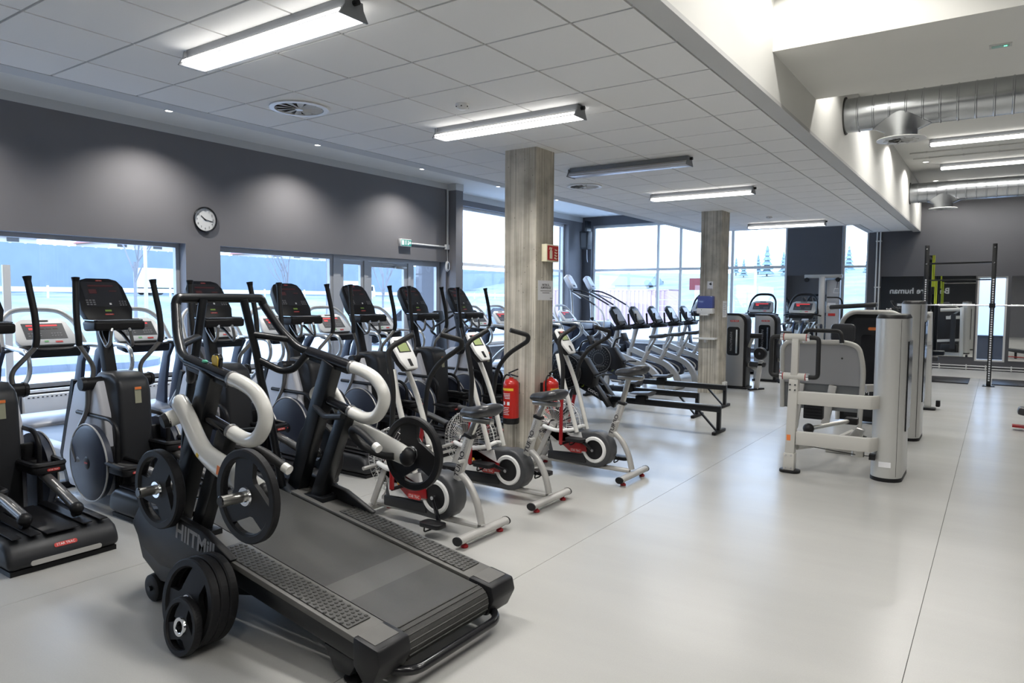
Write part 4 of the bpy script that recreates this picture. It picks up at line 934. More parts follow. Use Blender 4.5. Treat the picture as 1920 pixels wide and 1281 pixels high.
# ------------------------------------------------------------------ treadmill
MT['deckb'] = mat('grey_running_belt', (.10, .105, .115), .4)
MT['pale'] = mat('pale_grey_plastic', (.42, .43, .46), .32)
def make_treadmill(label, arch='silver', cons='wplast', led=True):
    t = thing('treadmill', label, 'treadmill', (0, 0, 0), PI, 'treadmills')
    MB().prism([(.0, .07), (.0, .21), (1.6, .23), (1.6, .07)], -.27, .27, 'y').build('deck', 'deckb', t, bev=.01)
    for s in (1, -1):
        MB().prism([(.0, .06), (0, .225), (1.55, .25), (1.55, .06)], *sorted((s*.275, s*.425)), 'y').build('side_rail', 'pale', t, bev=.012)
        MB().box(.06, 1.9, *sorted((s*.33, s*.38)), 0, .06).build('frame_rail', 'black', t)
    e = MB().box(-.05, .06, -.43, .43, .05, .20).build('rear_cover', 'dkgrey', t, bev=.015)
    badge((-.0505, .12, .14), (0, -1, 0), (0, 0, 1), .22, .05, ST, e)
    MB().prism([(1.50, .06), (1.50, .25), (1.60, .31), (1.85, .34), (2.1, .28), (2.2, .18), (2.2, .06)], -.43, .43, 'y').build('motor_hood', 'pale', t, bev=.03, seg=3)
    for s in (1, -1):
        MB().prism([(1.62, .2), (1.86, .2), (1.72, .7), (1.60, 1.02), (1.45, 1.12), (1.40, 1.06), (1.52, .9), (1.60, .55)], *sorted((s*.385, s*.43)), 'y').build('upright', 'navy', t, bev=.01)
        MB().tube([(1.45, s*.37, 1.11), (1.15, s*.39, 1.10), (.86, s*.395, 1.09), (.82, s*.395, .86), (1.28, s*.405, .56), (1.52, s*.405, .30)], .023, 12, fil=.16).build('hand_rail', 'steel', t, ang=60)
    fn = Vector((-.75, 0, .66)).normalized(); cu = Vector((.66, 0, .75)).normalized(); cc = Vector((1.46, 0, 1.25))
    def CP(a, b, d): return cc+Vector((0, -1, 0))*a+cu*b+fn*d
    prof = [(-.27, -.17), (.27, -.17), (.30, -.1), (.25, .14), (.18, .185), (-.18, .185), (-.25, .14), (-.30, -.1)]; n = 8
    vs = [CP(a, b, 0) for a, b in prof]+[CP(a*.94, b*.94, -.07) for a, b in prof]
    c_ = MB().add(vs, [tuple(range(n)), tuple(range(2*n-1, n-1, -1))]+[(i, (i+1) % n, n+(i+1) % n, n+i) for i in range(n)]).build('console', cons, t, bev=.012)
    def cpan(name, a, b, w_, h_, m, d=.0015): MB().panel(CP(a, b, d), (0, -1, 0), cu, w_, h_, .0015).build(name, m, c_)
    cpan('screen', 0, .015, .40, .21, 'dkgrey', .001); cpan('speaker_slot', 0, .155, .14, .02, 'shadowgap')
    cpan('led_bar', -.01, .09, .30, .02, 'led', .003); cpan('led_display', -.11, .045, .07, .028, 'led', .003)
    for i in range(3): cpan('led_display', -.02+.065*i, .045, .045, .012, 'ledd', .003)
    for i in range(4):
        for j in range(2): cpan('key', .06+.028*i, -.02-.03*j, .02, .014, 'btn', .003); cpan('key', -.16+.035*i, -.02-.03*j, .022, .014, 'btn', .003)
    cpan('start_key', -.02, -.125, .04, .02, mat('green_key', (.2, .5, .2), .4), .003); cpan('stop_key', .1, -.135, .07, .022, 'logo', .003)
    MB().prism([(1.24, .99), (1.46, 1.03), (1.46, 1.10), (1.22, 1.09)], -.26, .26, 'y').build('cup_tray', 'black', t, bev=.02)
    MB().tube([(1.42, -.40, 1.06), (1.28, -.30, 1.10), (1.22, -.12, 1.07), (1.22, .12, 1.07), (1.28, .30, 1.10), (1.42, .40, 1.06)], .017, 8, fil=.06).build('front_grip', 'black', t, ang=60)
    MB().tube([(1.46, -.40, 1.10), (1.62, -.36, 1.36), (1.69, -.24, 1.47), (1.70, -.12, 1.49), (1.70, .12, 1.49), (1.69, .24, 1.47), (1.62, .36, 1.36), (1.46, .40, 1.10)], .026, 12, fil=.1).build('console_arch', arch, t, ang=60)
    return t
TX = -6.93
tys = [(3.35, 'treadmill nearest the camera at the window, red display left of the second elliptical'), (4.34, 'second treadmill at the window, console right of the second elliptical'), (5.33, 'third treadmill at the window, behind the third elliptical'), (6.32, 'fourth treadmill at the window, console framed by the running mill'), (7.31, 'fifth treadmill at the window, left of the glass door'), (8.3, 'sixth treadmill, in front of the glass door'),
       (10.98, 'treadmill beside the wall pilaster, left of the near pillar'), (11.85, 'treadmill half hidden by the left edge of the near pillar'), (12.72, 'treadmill hidden mostly behind the near pillar'), (13.59, 'treadmill just right of the near pillar, chrome rails showing'), (14.46, 'treadmill farthest along the window wall, white console right of the near pillar')]
t0 = make_treadmill(tys[0][1]); t0.location = (TX, tys[0][0], 0)
for y, l in tys[1:]: dup(t0, (TX, y, 0), PI, l)
# ------------------------------------------------------------------ air bike
def make_airbike(label, sh=0.0, ca0=-112):
    t = thing('air_bike', label, 'exercise bike', (0, 0, 0), PI, 'air resistance bikes')
    def stab(u, w_, nm):
        o = MB(); pr = [(.036*math.cos(2*PI*k/16), .028*math.sin(2*PI*k/16)) for k in range(16)]
        o.prism([(u+a, .058+b) for a, b in pr], -w_/2, w_/2, 'y'); o = o.build(nm, 'silver', t, ang=40)
        for s in (1, -1):
            MB().prism([(u+a*1.06, .058+b*1.06) for a, b in pr], *sorted((s*w_/2, s*(w_/2+.012))), 'y').build('end_plug', 'black', o)
            MB().lathe([(.024, 0), (.026, .008), (.022, .018), (.012, .024), (.012, .04)], (u, s*(w_/2-.07), 0), n=16).build('levelling_foot', 'red', o)
    stab(0, .54, 'rear_stabiliser'); stab(1.03, .44, 'front_stabiliser')
    for s in (1, -1): MB().lathe([(.01, -.014), (.034, -.014), (.036, 0), (.034, .014), (.01, .014)], (1.09, s*.17, .06), (0, 1, 0), n=18).build('transport_wheel', 'rubber', t)
    MB().tube([(.03, 0, .085), (1.0, 0, .085)], .022, 10).build('base_rail', 'silver', t)
    # rear arched leg, seat tube
    MB().tube(smoothpath([(.215, 0, .44), (.12, 0, .36), (.05, 0, .24), (.01, 0, .10)], 6), .026, 12).build('rear_leg', 'silver', t, ang=60)
    stb = MB().beam((.225, 0, .38), (.115, 0, .70), .05, .062).build('seat_tube', 'silver', t, bev=.012)
    for s in (1, -1):
        d_ = Vector((-.11, 0, .32)).normalized(); pp = Vector((.155, s*.0252, .585))
        text('lettering', 'TURBO', Vector((.185, s*.0255, .50)), d_ , Vector((0, s, 0)).cross(d_), .052, 'dletter', stb, th=.0008, bold=.001, xs=1.15)
        text('lettering', 'TRAINER', Vector((.137, s*.0255, .63)), d_ , Vector((0, s, 0)).cross(d_), .026, 'gletter', stb, th=.0008)
    MB().beam((.118, 0, .69), (.112, 0, .715), .06, .075).build('seat_clamp', 'black', t, bev=.006)
    MB().beam((.118, 0, .69), (.06-.03*sh, 0, .82+sh), .036, .046).build('seat_post', 'steel', t, bev=.008)
    MB().tube([(.14, .03, .53), (.14, .10, .53)], .014, 10).build('pull_pin', 'silver', t)
    sz = .80+sh; su = .035-.03*sh
    MB().box(su-.11, su+.13, -.025, .025, sz, sz+.035).build('seat_slider', 'steel', t, bev=.006)
    # saddle : lofted
    sec = [(-.14, .085, .05, .022), (-.125, .118, .075, .02), (-.07, .13, .085, .012), (-.01, .112, .078, .002), (.05, .072, .07, -.004), (.10, .046, .062, -.008), (.14, .034, .05, -.014), (.155, .02, .03, -.018)]
    vs = []; n = 14
    for u, wv, h, rise in sec:
        for k in range(n):
            a = 2*PI*k/n; vs.append((su+u, wv*math.cos(a), sz+.07+rise+h*.62*math.sin(a)*(1 if math.sin(a) > 0 else .75)+(.012*abs(math.cos(a)) if u < -.05 else 0)))
    fs = [(i*n+k, i*n+(k+1) % n, (i+1)*n+(k+1) % n, (i+1)*n+k) for i in range(len(sec)-1) for k in range(n)]+[tuple(range(n-1, -1, -1)), tuple((len(sec)-1)*n+k for k in range(n))]
    MB().add(vs, fs).build('saddle', 'leather', t, ang=70)
    # drive housing
    pr = []
    for k in range(13): a = math.radians(130+200*k/12-0); pr.append((.36-.165*math.cos(a-PI)*1.0, .255+.165*math.sin(a-PI)*-1.0))
    pr = [(.36+.17*math.cos(math.radians(a)), .25+.17*math.sin(math.radians(a))) for a in range(70, 271, 20)]+[(.82, .10), (.86, .20), (.84, .34), (.70, .40)]
    pr = [(.36-(a-.36), b) if False else (a, b) for a, b in pr]
    MB().prism(pr, -.075, .075, 'y').build('drive_housing', 'dkgrey', t, bev=.018, seg=3)
    MB().prism([(.44, .115), (.86, .105), (.86, .185), (.46, .19)], -.088, .088, 'y').build('lower_skirt', 'char', t, bev=.012)
    for s in (1, -1):
        MB().prism([(.44, .21), (.80, .19), (.84, .33), (.50, .40)], *sorted((s*.074, s*.082)), 'y').build('white_side_plate', 'wplast', t)
        MB().prism([(.43, .225), (.62, .215), (.70, .27), (.80, .42), (.86, .44), (.88, .38), (.75, .30), (.56, .315), (.44, .30)], *sorted((s*.08, s*.094)), 'y').build('red_side_frame', 'red', t, bev=.004)
        badge((.545, s*.0945, .225), (-s, 0, 0), (0, 0, 1), .13, .04, ST, t)
        MB().panel((.70, s*.0945, .30), (-s, 0, 0), (0, 0, 1), .02, .02, .001).build('warning_label', 'yellow', t)
        rg = MB().lathe([(.088, .0), (.094, .012), (.116, .012), (.124, 0)], (.36, s*.076, .25), (0, s, 0), n=36, caps=False).build('crank_ring', 'wplast', t)
        MB().lathe([(0, .006), (.088, .006), (.09, 0)], (.36, s*.076, .25), (0, s, 0), n=32).build('crank_disc', 'black', rg)
        a = math.radians(ca0 if s == 1 else ca0+180)
        ca, sa = math.cos(a), math.sin(a); L_ = .17
        cr = MB().beam((.36, s*.105, .25), (.36+L_*ca, s*.115, .25+L_*sa), .018, .03).build('crank_arm', 'gloss', t, bev=.004)
        MB().cyl((.36, s*.09, .25), (.36, s*.118, .25), .014, n=12).build('crank_bolt', 'chrome', cr)
        pu, pz = .36+L_*ca, .25+L_*sa
        pd = MB().prism(rrect(pu-.09, pu+.09, *sorted((s*.125, s*.235)), .03, 3), pz-.016, pz+.014, 'z').build('pedal', 'black', t, bev=.004)
        MB().tube([(pu+.03, s*.13, pz-.01), (pu+.04, s*.135, pz-.05), (pu+.04, s*.225, pz-.05), (pu+.03, s*.23, pz-.01)], .006, 6, fil=.03).build('toe_strap', 'rubber', pd)
        MB().box(pu-.055, pu-.045, *sorted((s*.19, s*.205)), pz-.008, pz+.008).build('reflector', 'logo', pd)
    # fan cage
    fc = (.80, .44); R = .245
    cage = MB()
    for s in (1, -1):
        for r_ in (.06, .15, .235): cage.tube(ring((fc[0], s*(.085-.02*(r_ > .2)), fc[1]), (0, 1, 0), r_, 0, 40), .0022, 4, closed=True)
        for k in range(52):
            a = 2*PI*k/52
            cage.tube([(fc[0]+.05*math.cos(a), s*.088, fc[1]+.05*math.sin(a)), (fc[0]+.16*math.cos(a), s*.085, fc[1]+.16*math.sin(a)), (fc[0]+R*math.cos(a), s*.05, fc[1]+R*math.sin(a)), (fc[0]+R*1.01*math.cos(a), 0, fc[1]+R*1.01*math.sin(a))], .0019, 4, caps=False)
    o = cage.build('fan_cage', 'silver', t); o['kind'] = 'stuff'
    MB().tube(ring((fc[0], 0, fc[1]), (0, 1, 0), R*1.01, 0, 44), .005, 6, closed=True).build('cage_rim', 'wplast', t)
    fb = None
    for k in range(12):
        o = MB().hexa([(.04, -.055, -.004), (.04, -.055, .004), (.04, .055, -.004), (.04, .055, .004), (.21, -.055, -.02), (.21, -.055, -.012), (.21, .055, .012), (.21, .055, .02)]).build('fan_blade', 'char', t, flat=True) if fb is None else fb.copy()
        if fb is None: fb = o
        else: C.objects.link(o)
        o.location = (fc[0], 0, fc[1]); o.rotation_euler = (0, 2*PI*k/12, 0)
    MB().cyl((fc[0], -.095, fc[1]), (fc[0], .095, fc[1]), .035, n=20).build('fan_hub', 'silver', t)
    for s in (1, -1):
        MB().beam((.80, s*.105, .44), (1.0, s*.06, .09), .022, .05, (0, 1, 0)).build('front_fork', 'silver', t, bev=.006)
        MB().tube(smoothpath([(.90, s*.10, .42), (.74, s*.13, .40), (.58, s*.12, .42), (.545, s*.0, .44)], 5), .019, 10).build('fan_guard_hoop', 'wplast', t, ang=60)
        MB().tube([(.77, s*.07, 1.12), (.70, s*.105, .93), (.62, s*.11, .70), (.53, s*.10, .40)], .021, 10, fil=.1).build('console_support', 'wgloss', t, ang=60)
        MB().cyl((.92, s*.10, .40), (.92, s*.23, .40), .014, n=10).build('foot_peg', 'silver', t)
    # console
    fn = Vector((-.82, 0, .57)).normalized(); cu = Vector((.57, 0, .82)).normalized(); cc = Vector((.725, 0, 1.24))
    def CP(a, b, d): return cc+Vector((0, -1, 0))*a+cu*b+fn*d
    prof = [(-.055, -.135), (.055, -.135), (.085, -.06), (.092, .06), (.078, .12), (.05, .14), (-.05, .14), (-.078, .12), (-.092, .06), (-.085, -.06)]; n = len(prof)
    cb = MB().add([CP(a*1.03, b*1.02, -.012) for a, b in prof]+[CP(a*.9, b*.9, -.06) for a, b in prof], [tuple(range(n)), tuple(range(2*n-1, n-1, -1))]+[(i, (i+1) % n, n+(i+1) % n, n+i) for i in range(n)]).build('console_back', 'black', t, bev=.01)
    cf = MB().add([CP(a, b, .012) for a, b in prof]+[CP(a, b, -.012) for a, b in prof], [tuple(range(n)), tuple(range(2*n-1, n-1, -1))]+[(i, (i+1) % n, n+(i+1) % n, n+i) for i in range(n)]).build('console', 'wplast', t, bev=.006)
    MB().panel(CP(0, .055, .0125), (0, -1, 0), cu, .125, .105, .001).build('bezel', 'black', cf)
    MB().panel(CP(0, .045, .014), (0, -1, 0), cu, .10, .07, .001).build('screen', 'lcd', cf)
    MB().panel(CP(0, -.085, .0125), (0, -1, 0), cu, .03, .06, .002).build('key_slot', 'black', cf)
    badge(CP(0, .098, .014), (0, -1, 0), cu, .055, .018, ST, cf)
    # moving arms
    for s, low, up_, gr in ((1, [(.62, .30), (.615, .74)], [(.615, .74), (.60, 1.02), (.655, 1.26)], (.58, .07, 1.385)), (-1, [(.84, .32), (.755, .70)], [(.755, .70), (.715, 1.02), (.60, 1.165), (.385, 1.29)], (.46, .09, 1.385))):
        MB().tube([(a, s*.245, b) for a, b in low], .017, 10).build('arm_base', 'red', t)
        pts = [(a, s*.245, b) for a, b in up_]; l = up_[-1]
        MB().tube(pts+[(l[0]-.02, s*.22, l[1]+.05), (gr[0], s*gr[1], gr[2])], .0195, 12, fil=.09).build('handle_arm', 'grip', t, ang=60)
        MB().tube([(low[0][0], s*.245, low[0][1]), (low[0][0], s*.10, low[0][1])], .014, 8).build('arm_pivot', 'black', t)
    return t
a0 = make_airbike('white and red air bike nearest the camera, right behind the far weight plate'); a0.location = (-2.85, 3.79, 0)
a1 = make_airbike('white and red air bike in the middle of the three, left of the fire extinguisher', 0, 15); a1.location = (-2.88, 4.72, 0)
a2 = make_airbike('white and red air bike farthest from the camera, raised saddle, right of the near pillar', .12, 35); a2.location = (-2.68, 5.83, 0)

# ------------------------------------------------------------------ rowing machine
MT['railg'] = mat('rail_alu_top', (.5, .51, .52), .3, metal=.8)
def make_rower(label):
    t = thing('rowing_machine', label, 'rowing machine', (0, 0, 0), PI, 'rowing machines')
    r = MB().box(-.02, 1.46, -.038, .038, .262, .335).build('rail', 'bmetal', t, bev=.006)
    MB().box(0, 1.46, -.024, .024, .335, .343).build('rail_top', 'railg', r)
    MB().box(-.025, .02, -.03, .03, .02, .335).build('rear_leg', 'bmetal', t, bev=.004)
    MB().beam((.26, 0, .265), (.03, 0, .03), .03, .02).build('leg_brace', 'bmetal', t)
    MB().beam((-.005, -.2, .02), (-.005, .2, .02), .04, .05, (0, 0, 1)).build('rear_foot', 'rubber', t, bev=.01)
    bm_ = MB().beam((1.40, 0, .235), (2.0, 0, .50), .075, .115).build('boom', 'bmetal', t, bev=.006)
    for s in (1, -1):
        d_ = Vector((.6, 0, .265)).normalized()*(-1 if s == 1 else 1)
        text('lettering', 'concept 2', Vector((1.66, s*.038, .352)), d_, Vector((0, s, 0)).cross(d_), .085, 'wletter', bm_, th=.001, bold=.0015)
        MB().tube([Vector((1.905, s*.0395, .462))+Vector((.024*math.cos(a), 0, .024*math.sin(a))) for a in [x*.35 for x in range(3, 15)]], .006, 5).build('emblem', mat('lime_print', (.35, .42, .03), .5), bm_)
    fl_ = MB().lathe([(.06, -.10), (.22, -.10), (.245, -.085), (.25, 0), (.245, .085), (.22, .10), (.06, .10)], (2.13, 0, .635), (0, 1, 0), n=40).build('flywheel_housing', 'black', t)
    for s in (1, -1):
        MB().tube(ring((2.13, s*.1, .635), (0, 1, 0), .23, 0, 40), .005, 6, closed=True).build('housing_ring', 'gunm', fl_)
        pf = MB()
        for k in range(24):
            a = 2*PI*k/24
            for r_ in (.10, .14, .18): pf.cyl((2.13+r_*math.cos(a), s*.1, .635+r_*math.sin(a)), (2.13+r_*math.cos(a), s*.1025, .635+r_*math.sin(a)), .006, n=6)
        o = pf.build('vent_holes', 'gunm', fl_); o['kind'] = 'stuff'
    MB().prism([(1.72, .43), (1.98, .50), (2.0, .82), (1.86, .84), (1.70, .62)], -.09, .09, 'y').build('chain_housing', 'black', t, bev=.015)
    for s in (1, -1):
        MB().beam((2.05, s*.03, .50), (2.30, s*.2, .03), .03, .045).build('front_leg', 'bmetal', t)
        MB().prism([(1.42, .22), (1.46, .20), (1.66, .46), (1.62, .48)], *sorted((s*.06, s*.17)), 'y').build('foot_plate', 'char', t, bev=.006)
        MB().beam((1.50, s*.05, .30), (1.57, s*.18, .33), .09, .012, (1, 0, 1)).build('foot_strap', 'rubber', t)
    MB().beam((2.30, -.28, .025), (2.30, .28, .025), .04, .06, (0, 0, 1)).build('front_foot', 'rubber', t, bev=.01)
    sec = [(-.14, .15, .03), (-.05, .155, .022), (.06, .14, .016), (.13, .11, .012)]; vs = []; n = 12
    for u, wv, h in sec:
        for k in range(n): a = 2*PI*k/n; vs.append((1.03+u, wv*math.cos(a), .405+h*.4+h*math.sin(a)))
    MB().add(vs, [(i*n+k, i*n+(k+1) % n, (i+1)*n+(k+1) % n, (i+1)*n+k) for i in range(3) for k in range(n)]+[tuple(range(n-1, -1, -1)), tuple(3*n+k for k in range(n))]).build('seat', 'leather', t, ang=70)
    MB().box(.96, 1.10, -.06, .06, .28, .385).build('seat_carriage', 'black', t, bev=.01)
    MB().tube([(1.60, -.24, .60), (1.62, 0, .62), (1.60, .24, .60)], .014, 8).build('handle', 'black', t)
    MB().tube([(1.92, 0, .82), (1.86, 0, .98), (1.72, 0, 1.02)], .016, 8, fil=.05).build('monitor_arm', 'bmetal', t)
    MB().beam((1.70, -.09, 1.02), (1.70, .09, 1.02), .14, .035, (.4, 0, 1)).build('monitor', 'char', t, bev=.01)
    return t
r0 = make_rower('black rowing machine nearest the camera, its rail end nearest the pillar'); r0.location = (-2.80, 8.57, 0)
dup(r0, (-3.45, 9.60, 0), PI, 'black rowing machine in the middle of the three'); dup(r0, (-3.42, 10.72, 0), PI, 'black rowing machine farthest from the camera, beside the far pillar')

# ------------------------------------------------------------------ upright bike
def make_ubike(label):
    t = thing('upright_bike', label, 'exercise bike', (0, 0, 0), PI, 'upright exercise bikes')
    pth = smoothpath([(.0, 0, .04), (.035, 0, .18), (.13, 0, .34), (.30, 0, .46), (.60, 0, .56), (.98, 0, .70)], 5)
    m = MB(); vs = []
    for i, p in enumerate(pth):
        tt = (pth[min(i+1, len(pth)-1)]-pth[max(i-1, 0)]).normalized(); nn = Vector((-tt.z, 0, tt.x))
        for a, b in ((1, .045), (1, -.045), (-1, -.045), (-1, .045)): vs.append(p+nn*a*.05+Vector((0, b, 0)))
    m.add(vs, [(i*4+k, i*4+(k+1) % 4, (i+1)*4+(k+1) % 4, (i+1)*4+k) for i in range(len(pth)-1) for k in range(4)]+[(3, 2, 1, 0), tuple((len(pth)-1)*4+k for k in range(4))]).build('main_frame', 'silver', t, ang=50)
    MB().prism([(.32, .42), (.22, .30), (.26, .18), (.5, .13), (.95, .14), (1.08, .35), (1.0, .56), (.7, .50)], -.07, .07, 'y').build('drive_cover', 'navy', t, bev=.03, seg=3)
    for s in (1, -1):
        MB().tube(smoothpath([(1.0, s*.075, .48), (.7, s*.078, .46), (.42, s*.078, .38), (.30, s*.078, .28), (.36, s*.078, .19), (.6, s*.078, .165), (.95, s*.075, .18)], 5), .014, 8).build('cover_trim', 'silver', t, ang=60)
        a = math.radians(-60) if s == 1 else math.radians(120)
        MB().beam((.55, s*.10, .33), (.55+.16*math.cos(a), s*.11, .33+.16*math.sin(a)), .02, .03).build('crank_arm', 'gloss', t)
        MB().cbox((.55+.16*math.cos(a), s*.165, .33+.16*math.sin(a)), (.10, .09, .03)).build('pedal', 'black', t, bev=.006)
    MB().beam((-.0, -.25, .035), (.0, .25, .035), .05, .07, (0, 0, 1)).build('rear_stabiliser', 'silver', t, bev=.01)
    for s in (1, -1): MB().lathe([(.03, 0), (.034, .012), (.012, .03)], (0, s*.2, 0), n=14).build('levelling_foot', 'rubber', t)
    MB().beam((1.08, -.25, .04), (1.08, .25, .04), .05, .07, (0, 0, 1)).build('front_stabiliser', 'silver', t, bev=.01)
    MB().beam((1.08, 0, .05), (1.0, 0, .70), .07, .09).build('front_post', 'silver', t, bev=.01)
    MB().beam((1.06, 0, .40), (.84, 0, 1.18), .06, .07).build('console_post', 'silver', t, bev=.015)
    MB().beam((.40, 0, .46), (.26, 0, .74), .06, .07).build('seat_tube', 'silver', t, bev=.015)
    MB().beam((.27, 0, .72), (.14, 0, .97), .04, .05).build('seat_post', 'steel', t, bev=.008)
    sec = [(-.15, .13, .035, .02), (-.09, .135, .04, .008), (0, .09, .035, 0), (.10, .04, .03, -.004), (.15, .025, .02, -.014)]; vs = []; n = 12
    for u, wv, h, rz in sec:
        for k in range(n): a = 2*PI*k/n; vs.append((.10+u, wv*math.cos(a), 1.0+rz+h*math.sin(a)))
    MB().add(vs, [(i*n+k, i*n+(k+1) % n, (i+1)*n+(k+1) % n, (i+1)*n+k) for i in range(4) for k in range(n)]+[tuple(range(n-1, -1, -1)), tuple(4*n+k for k in range(n))]).build('saddle', 'leather', t, ang=70)
    fn = Vector((-.85, 0, .53)).normalized(); cu = Vector((.53, 0, .85)).normalized(); cc = Vector((.84, 0, 1.34))
    def CP(a, b, d): return cc+Vector((0, -1, 0))*a+cu*b+fn*d
    prof = [(-.16, -.20), (.16, -.20), (.18, -.06), (.16, .15), (.09, .21), (-.09, .21), (-.16, .15), (-.18, -.06)]; n = 8
    c_ = MB().add([CP(a, b, 0) for a, b in prof]+[CP(a*.92, b*.92, -.08) for a, b in prof], [tuple(range(n)), tuple(range(2*n-1, n-1, -1))]+[(i, (i+1) % n, n+(i+1) % n, n+i) for i in range(n)]).build('console', 'black', t, bev=.012)
    MB().panel(CP(0, .02, .001), (0, -1, 0), cu, .24, .25, .002).build('screen', 'scr2', c_)
    for a in (-.03, .03): MB().panel(CP(a, .18, .001), (0, -1, 0), cu, .03, .014, .002).build('speaker_slot', 'shadowgap', c_)
    MB().prism([(.66, 1.10), (.88, 1.08), (.92, 1.16), (.64, 1.17)], -.17, .17, 'y').build('tray', 'black', t, bev=.02)
    for s in (1, -1):
        MB().tube([(.84, s*.05, 1.14), (.80, s*.24, 1.16), (.66, s*.25, 1.18), (.60, s*.24, 1.22)], .016, 8, fil=.06).build('handlebar', 'black', t, ang=60)
        MB().tube([(.76, s*.245, 1.17), (.78, s*.25, 1.38)], .019, 8).build('upright_grip', 'grip', t)
    return t
ul = ['upright exercise bike with dark console, nearest of the row beside the rowers', 'second upright exercise bike, a white paper sign on its console', 'third upright exercise bike, blue screen showing', 'fourth upright exercise bike, partly hidden left of the far pillar', 'fifth upright exercise bike, last of the row against the far pillar edge']
u0 = make_ubike(ul[0]); u0.location = (-4.81, 11.59, 0)
for k, (x, y) in enumerate(((-4.81, 12.40), (-4.81, 13.27), (-4.85, 14.25), (-4.85, 15.1))):
    b = dup(u0, (x, y, 0), PI, ul[k+1])
    if k == 0:
        tag(MB().panel((-4.81-.84+.85*.005, 12.40, 1.345+.003), (0, 1, 0), (-.53, 0, .85), .17, .20, .001).build('paper_notice', 'paper', None), 'white paper notice taped to the console of the second upright bike', 'notice')

# ------------------------------------------------------------------ stair climbers
def make_climber(label):
    t = thing('stair_climber', label, 'stair climber', (0, 0, 0), PI, 'stair climbers')
    for s in (1, -1):
        MB().prism([(-.1, .05), (.9, .05), (1.05, .5), (1.02, 1.02), (.62, 1.05), (.0, .45)], *sorted((s*.30, s*.38)), 'y').build('side_shroud', 'navy', t, bev=.03)
        MB().beam((-.05, s*.39, .42), (.70, s*.39, 1.10), .03, .07).build('side_trim', 'silver', t)
    for k in range(5): MB().box(-.08+k*.2, .16+k*.2, -.30, .30, .12+k*.19, .30+k*.19).build('step', 'char', t, bev=.01)
    MB().box(.55, 1.05, -.3, .3, .9, 1.08).build('top_cover', 'pale', t, bev=.03)
    MB().box(-.05, 1.0, -.36, .36, 0, .06).build('base', 'black', t)
    MB().cyl((.95, 0, 1.05), (1.02, 0, 1.95), .03, n=12).build('mast', 'silver', t)
    MB().cyl((.94, 0, 1.05), (.96, 0, 1.16), .06, n=14).build('mast_collar', 'black', t)
    fn = Vector((-.85, 0, .53)).normalized(); cu = Vector((.53, 0, .85)).normalized(); cc = Vector((1.0, 0, 2.08))
    def CP(a, b, d): return cc+Vector((0, -1, 0))*a+cu*b+fn*d
    prof = [(-.12, -.19), (.12, -.19), (.15, -.1), (.14, .16), (.08, .2), (-.08, .2), (-.14, .16), (-.15, -.1)]; n = 8
    c_ = MB().add([CP(a, b, 0) for a, b in prof]+[CP(a*.92, b*.92, -.11) for a, b in prof], [tuple(range(n)), tuple(range(2*n-1, n-1, -1))]+[(i, (i+1) % n, n+(i+1) % n, n+i) for i in range(n)]).build('console', 'pale', t, bev=.012)
    MB().panel(CP(0, .03, .001), (0, -1, 0), cu, .19, .2, .002).build('screen', 'scr2', c_)
    for a in (-.03, .03): MB().panel(CP(a, .165, .001), (0, -1, 0), cu, .03, .014, .002).build('speaker_slot', 'shadowgap', c_)
    MB().panel(CP(0, -.13, .001), (0, -1, 0), cu, .1, .05, .004).build('key_slot', 'black', c_)
    for s in (1, -1):
        MB().tube([(1.0, s*.06, 1.86), (.85, s*.30, 1.84), (.60, s*.34, 1.74), (.15, s*.36, 1.50)], .019, 10, fil=.08).build('hand_rail', 'black', t, ang=60)
        MB().tube(smoothpath([(.15, s*.36, 1.50), (-.02, s*.36, 1.36), (-.10, s*.37, 1.15), (-.06, s*.38, .8), (.0, s*.38, .5)], 5), .019, 10).build('rail_lower', 'wplast', t, ang=60)
        MB().tube([(.95, s*.05, 1.80), (.55, s*.34, 1.66)], .014, 8).build('rail_stay', 'silver', t)
    return t
c0 = make_climber('tall stair climber in the far corner, left one of the pair'); c0.location = (-7.78, 15.32, 0)
dup(c0, (-7.82, 16.38, 0), PI, 'tall stair climber in the far corner, right one of the pair')
# stepper by the pilaster
t = thing('stepper_machine', 'dark stepper with curved black handles beside the glass door', 'stepper', (-7.9, 9.55, 0), PI)
MB().box(-.4, .5, -.32, .32, 0, .12).build('base', 'black', t, bev=.03)
MB().prism([(.1, .1), (.5, .1), (.42, .6), (.3, 1.0), (.22, 1.0), (.16, .5)], -.14, .14, 'y').build('shroud', 'navy', t, bev=.03)
for s in (1, -1):
    MB().prism([(-.35, .18), (.1, .25), (.1, .29), (-.35, .22)], *sorted((s*.08, s*.26)), 'y').build('pedal', 'black', t, bev=.01)
    MB().tube(smoothpath([(.28, s*.1, 1.0), (.2, s*.3, 1.1), (-.05, s*.34, 1.22), (-.3, s*.33, 1.35), (-.32, s*.25, 1.42), (-.1, s*.22, 1.40)], 5), .02, 10).build('handle', 'grip', t, ang=60)
MB().beam((.28, -.12, 1.32), (.28, .12, 1.32), .2, .06, (.4, 0, 1)).build('console', 'char', t, bev=.015); MB().beam((.27, 0, .95), (.30, 0, 1.3), .05, .05).build('mast', 'char', t)
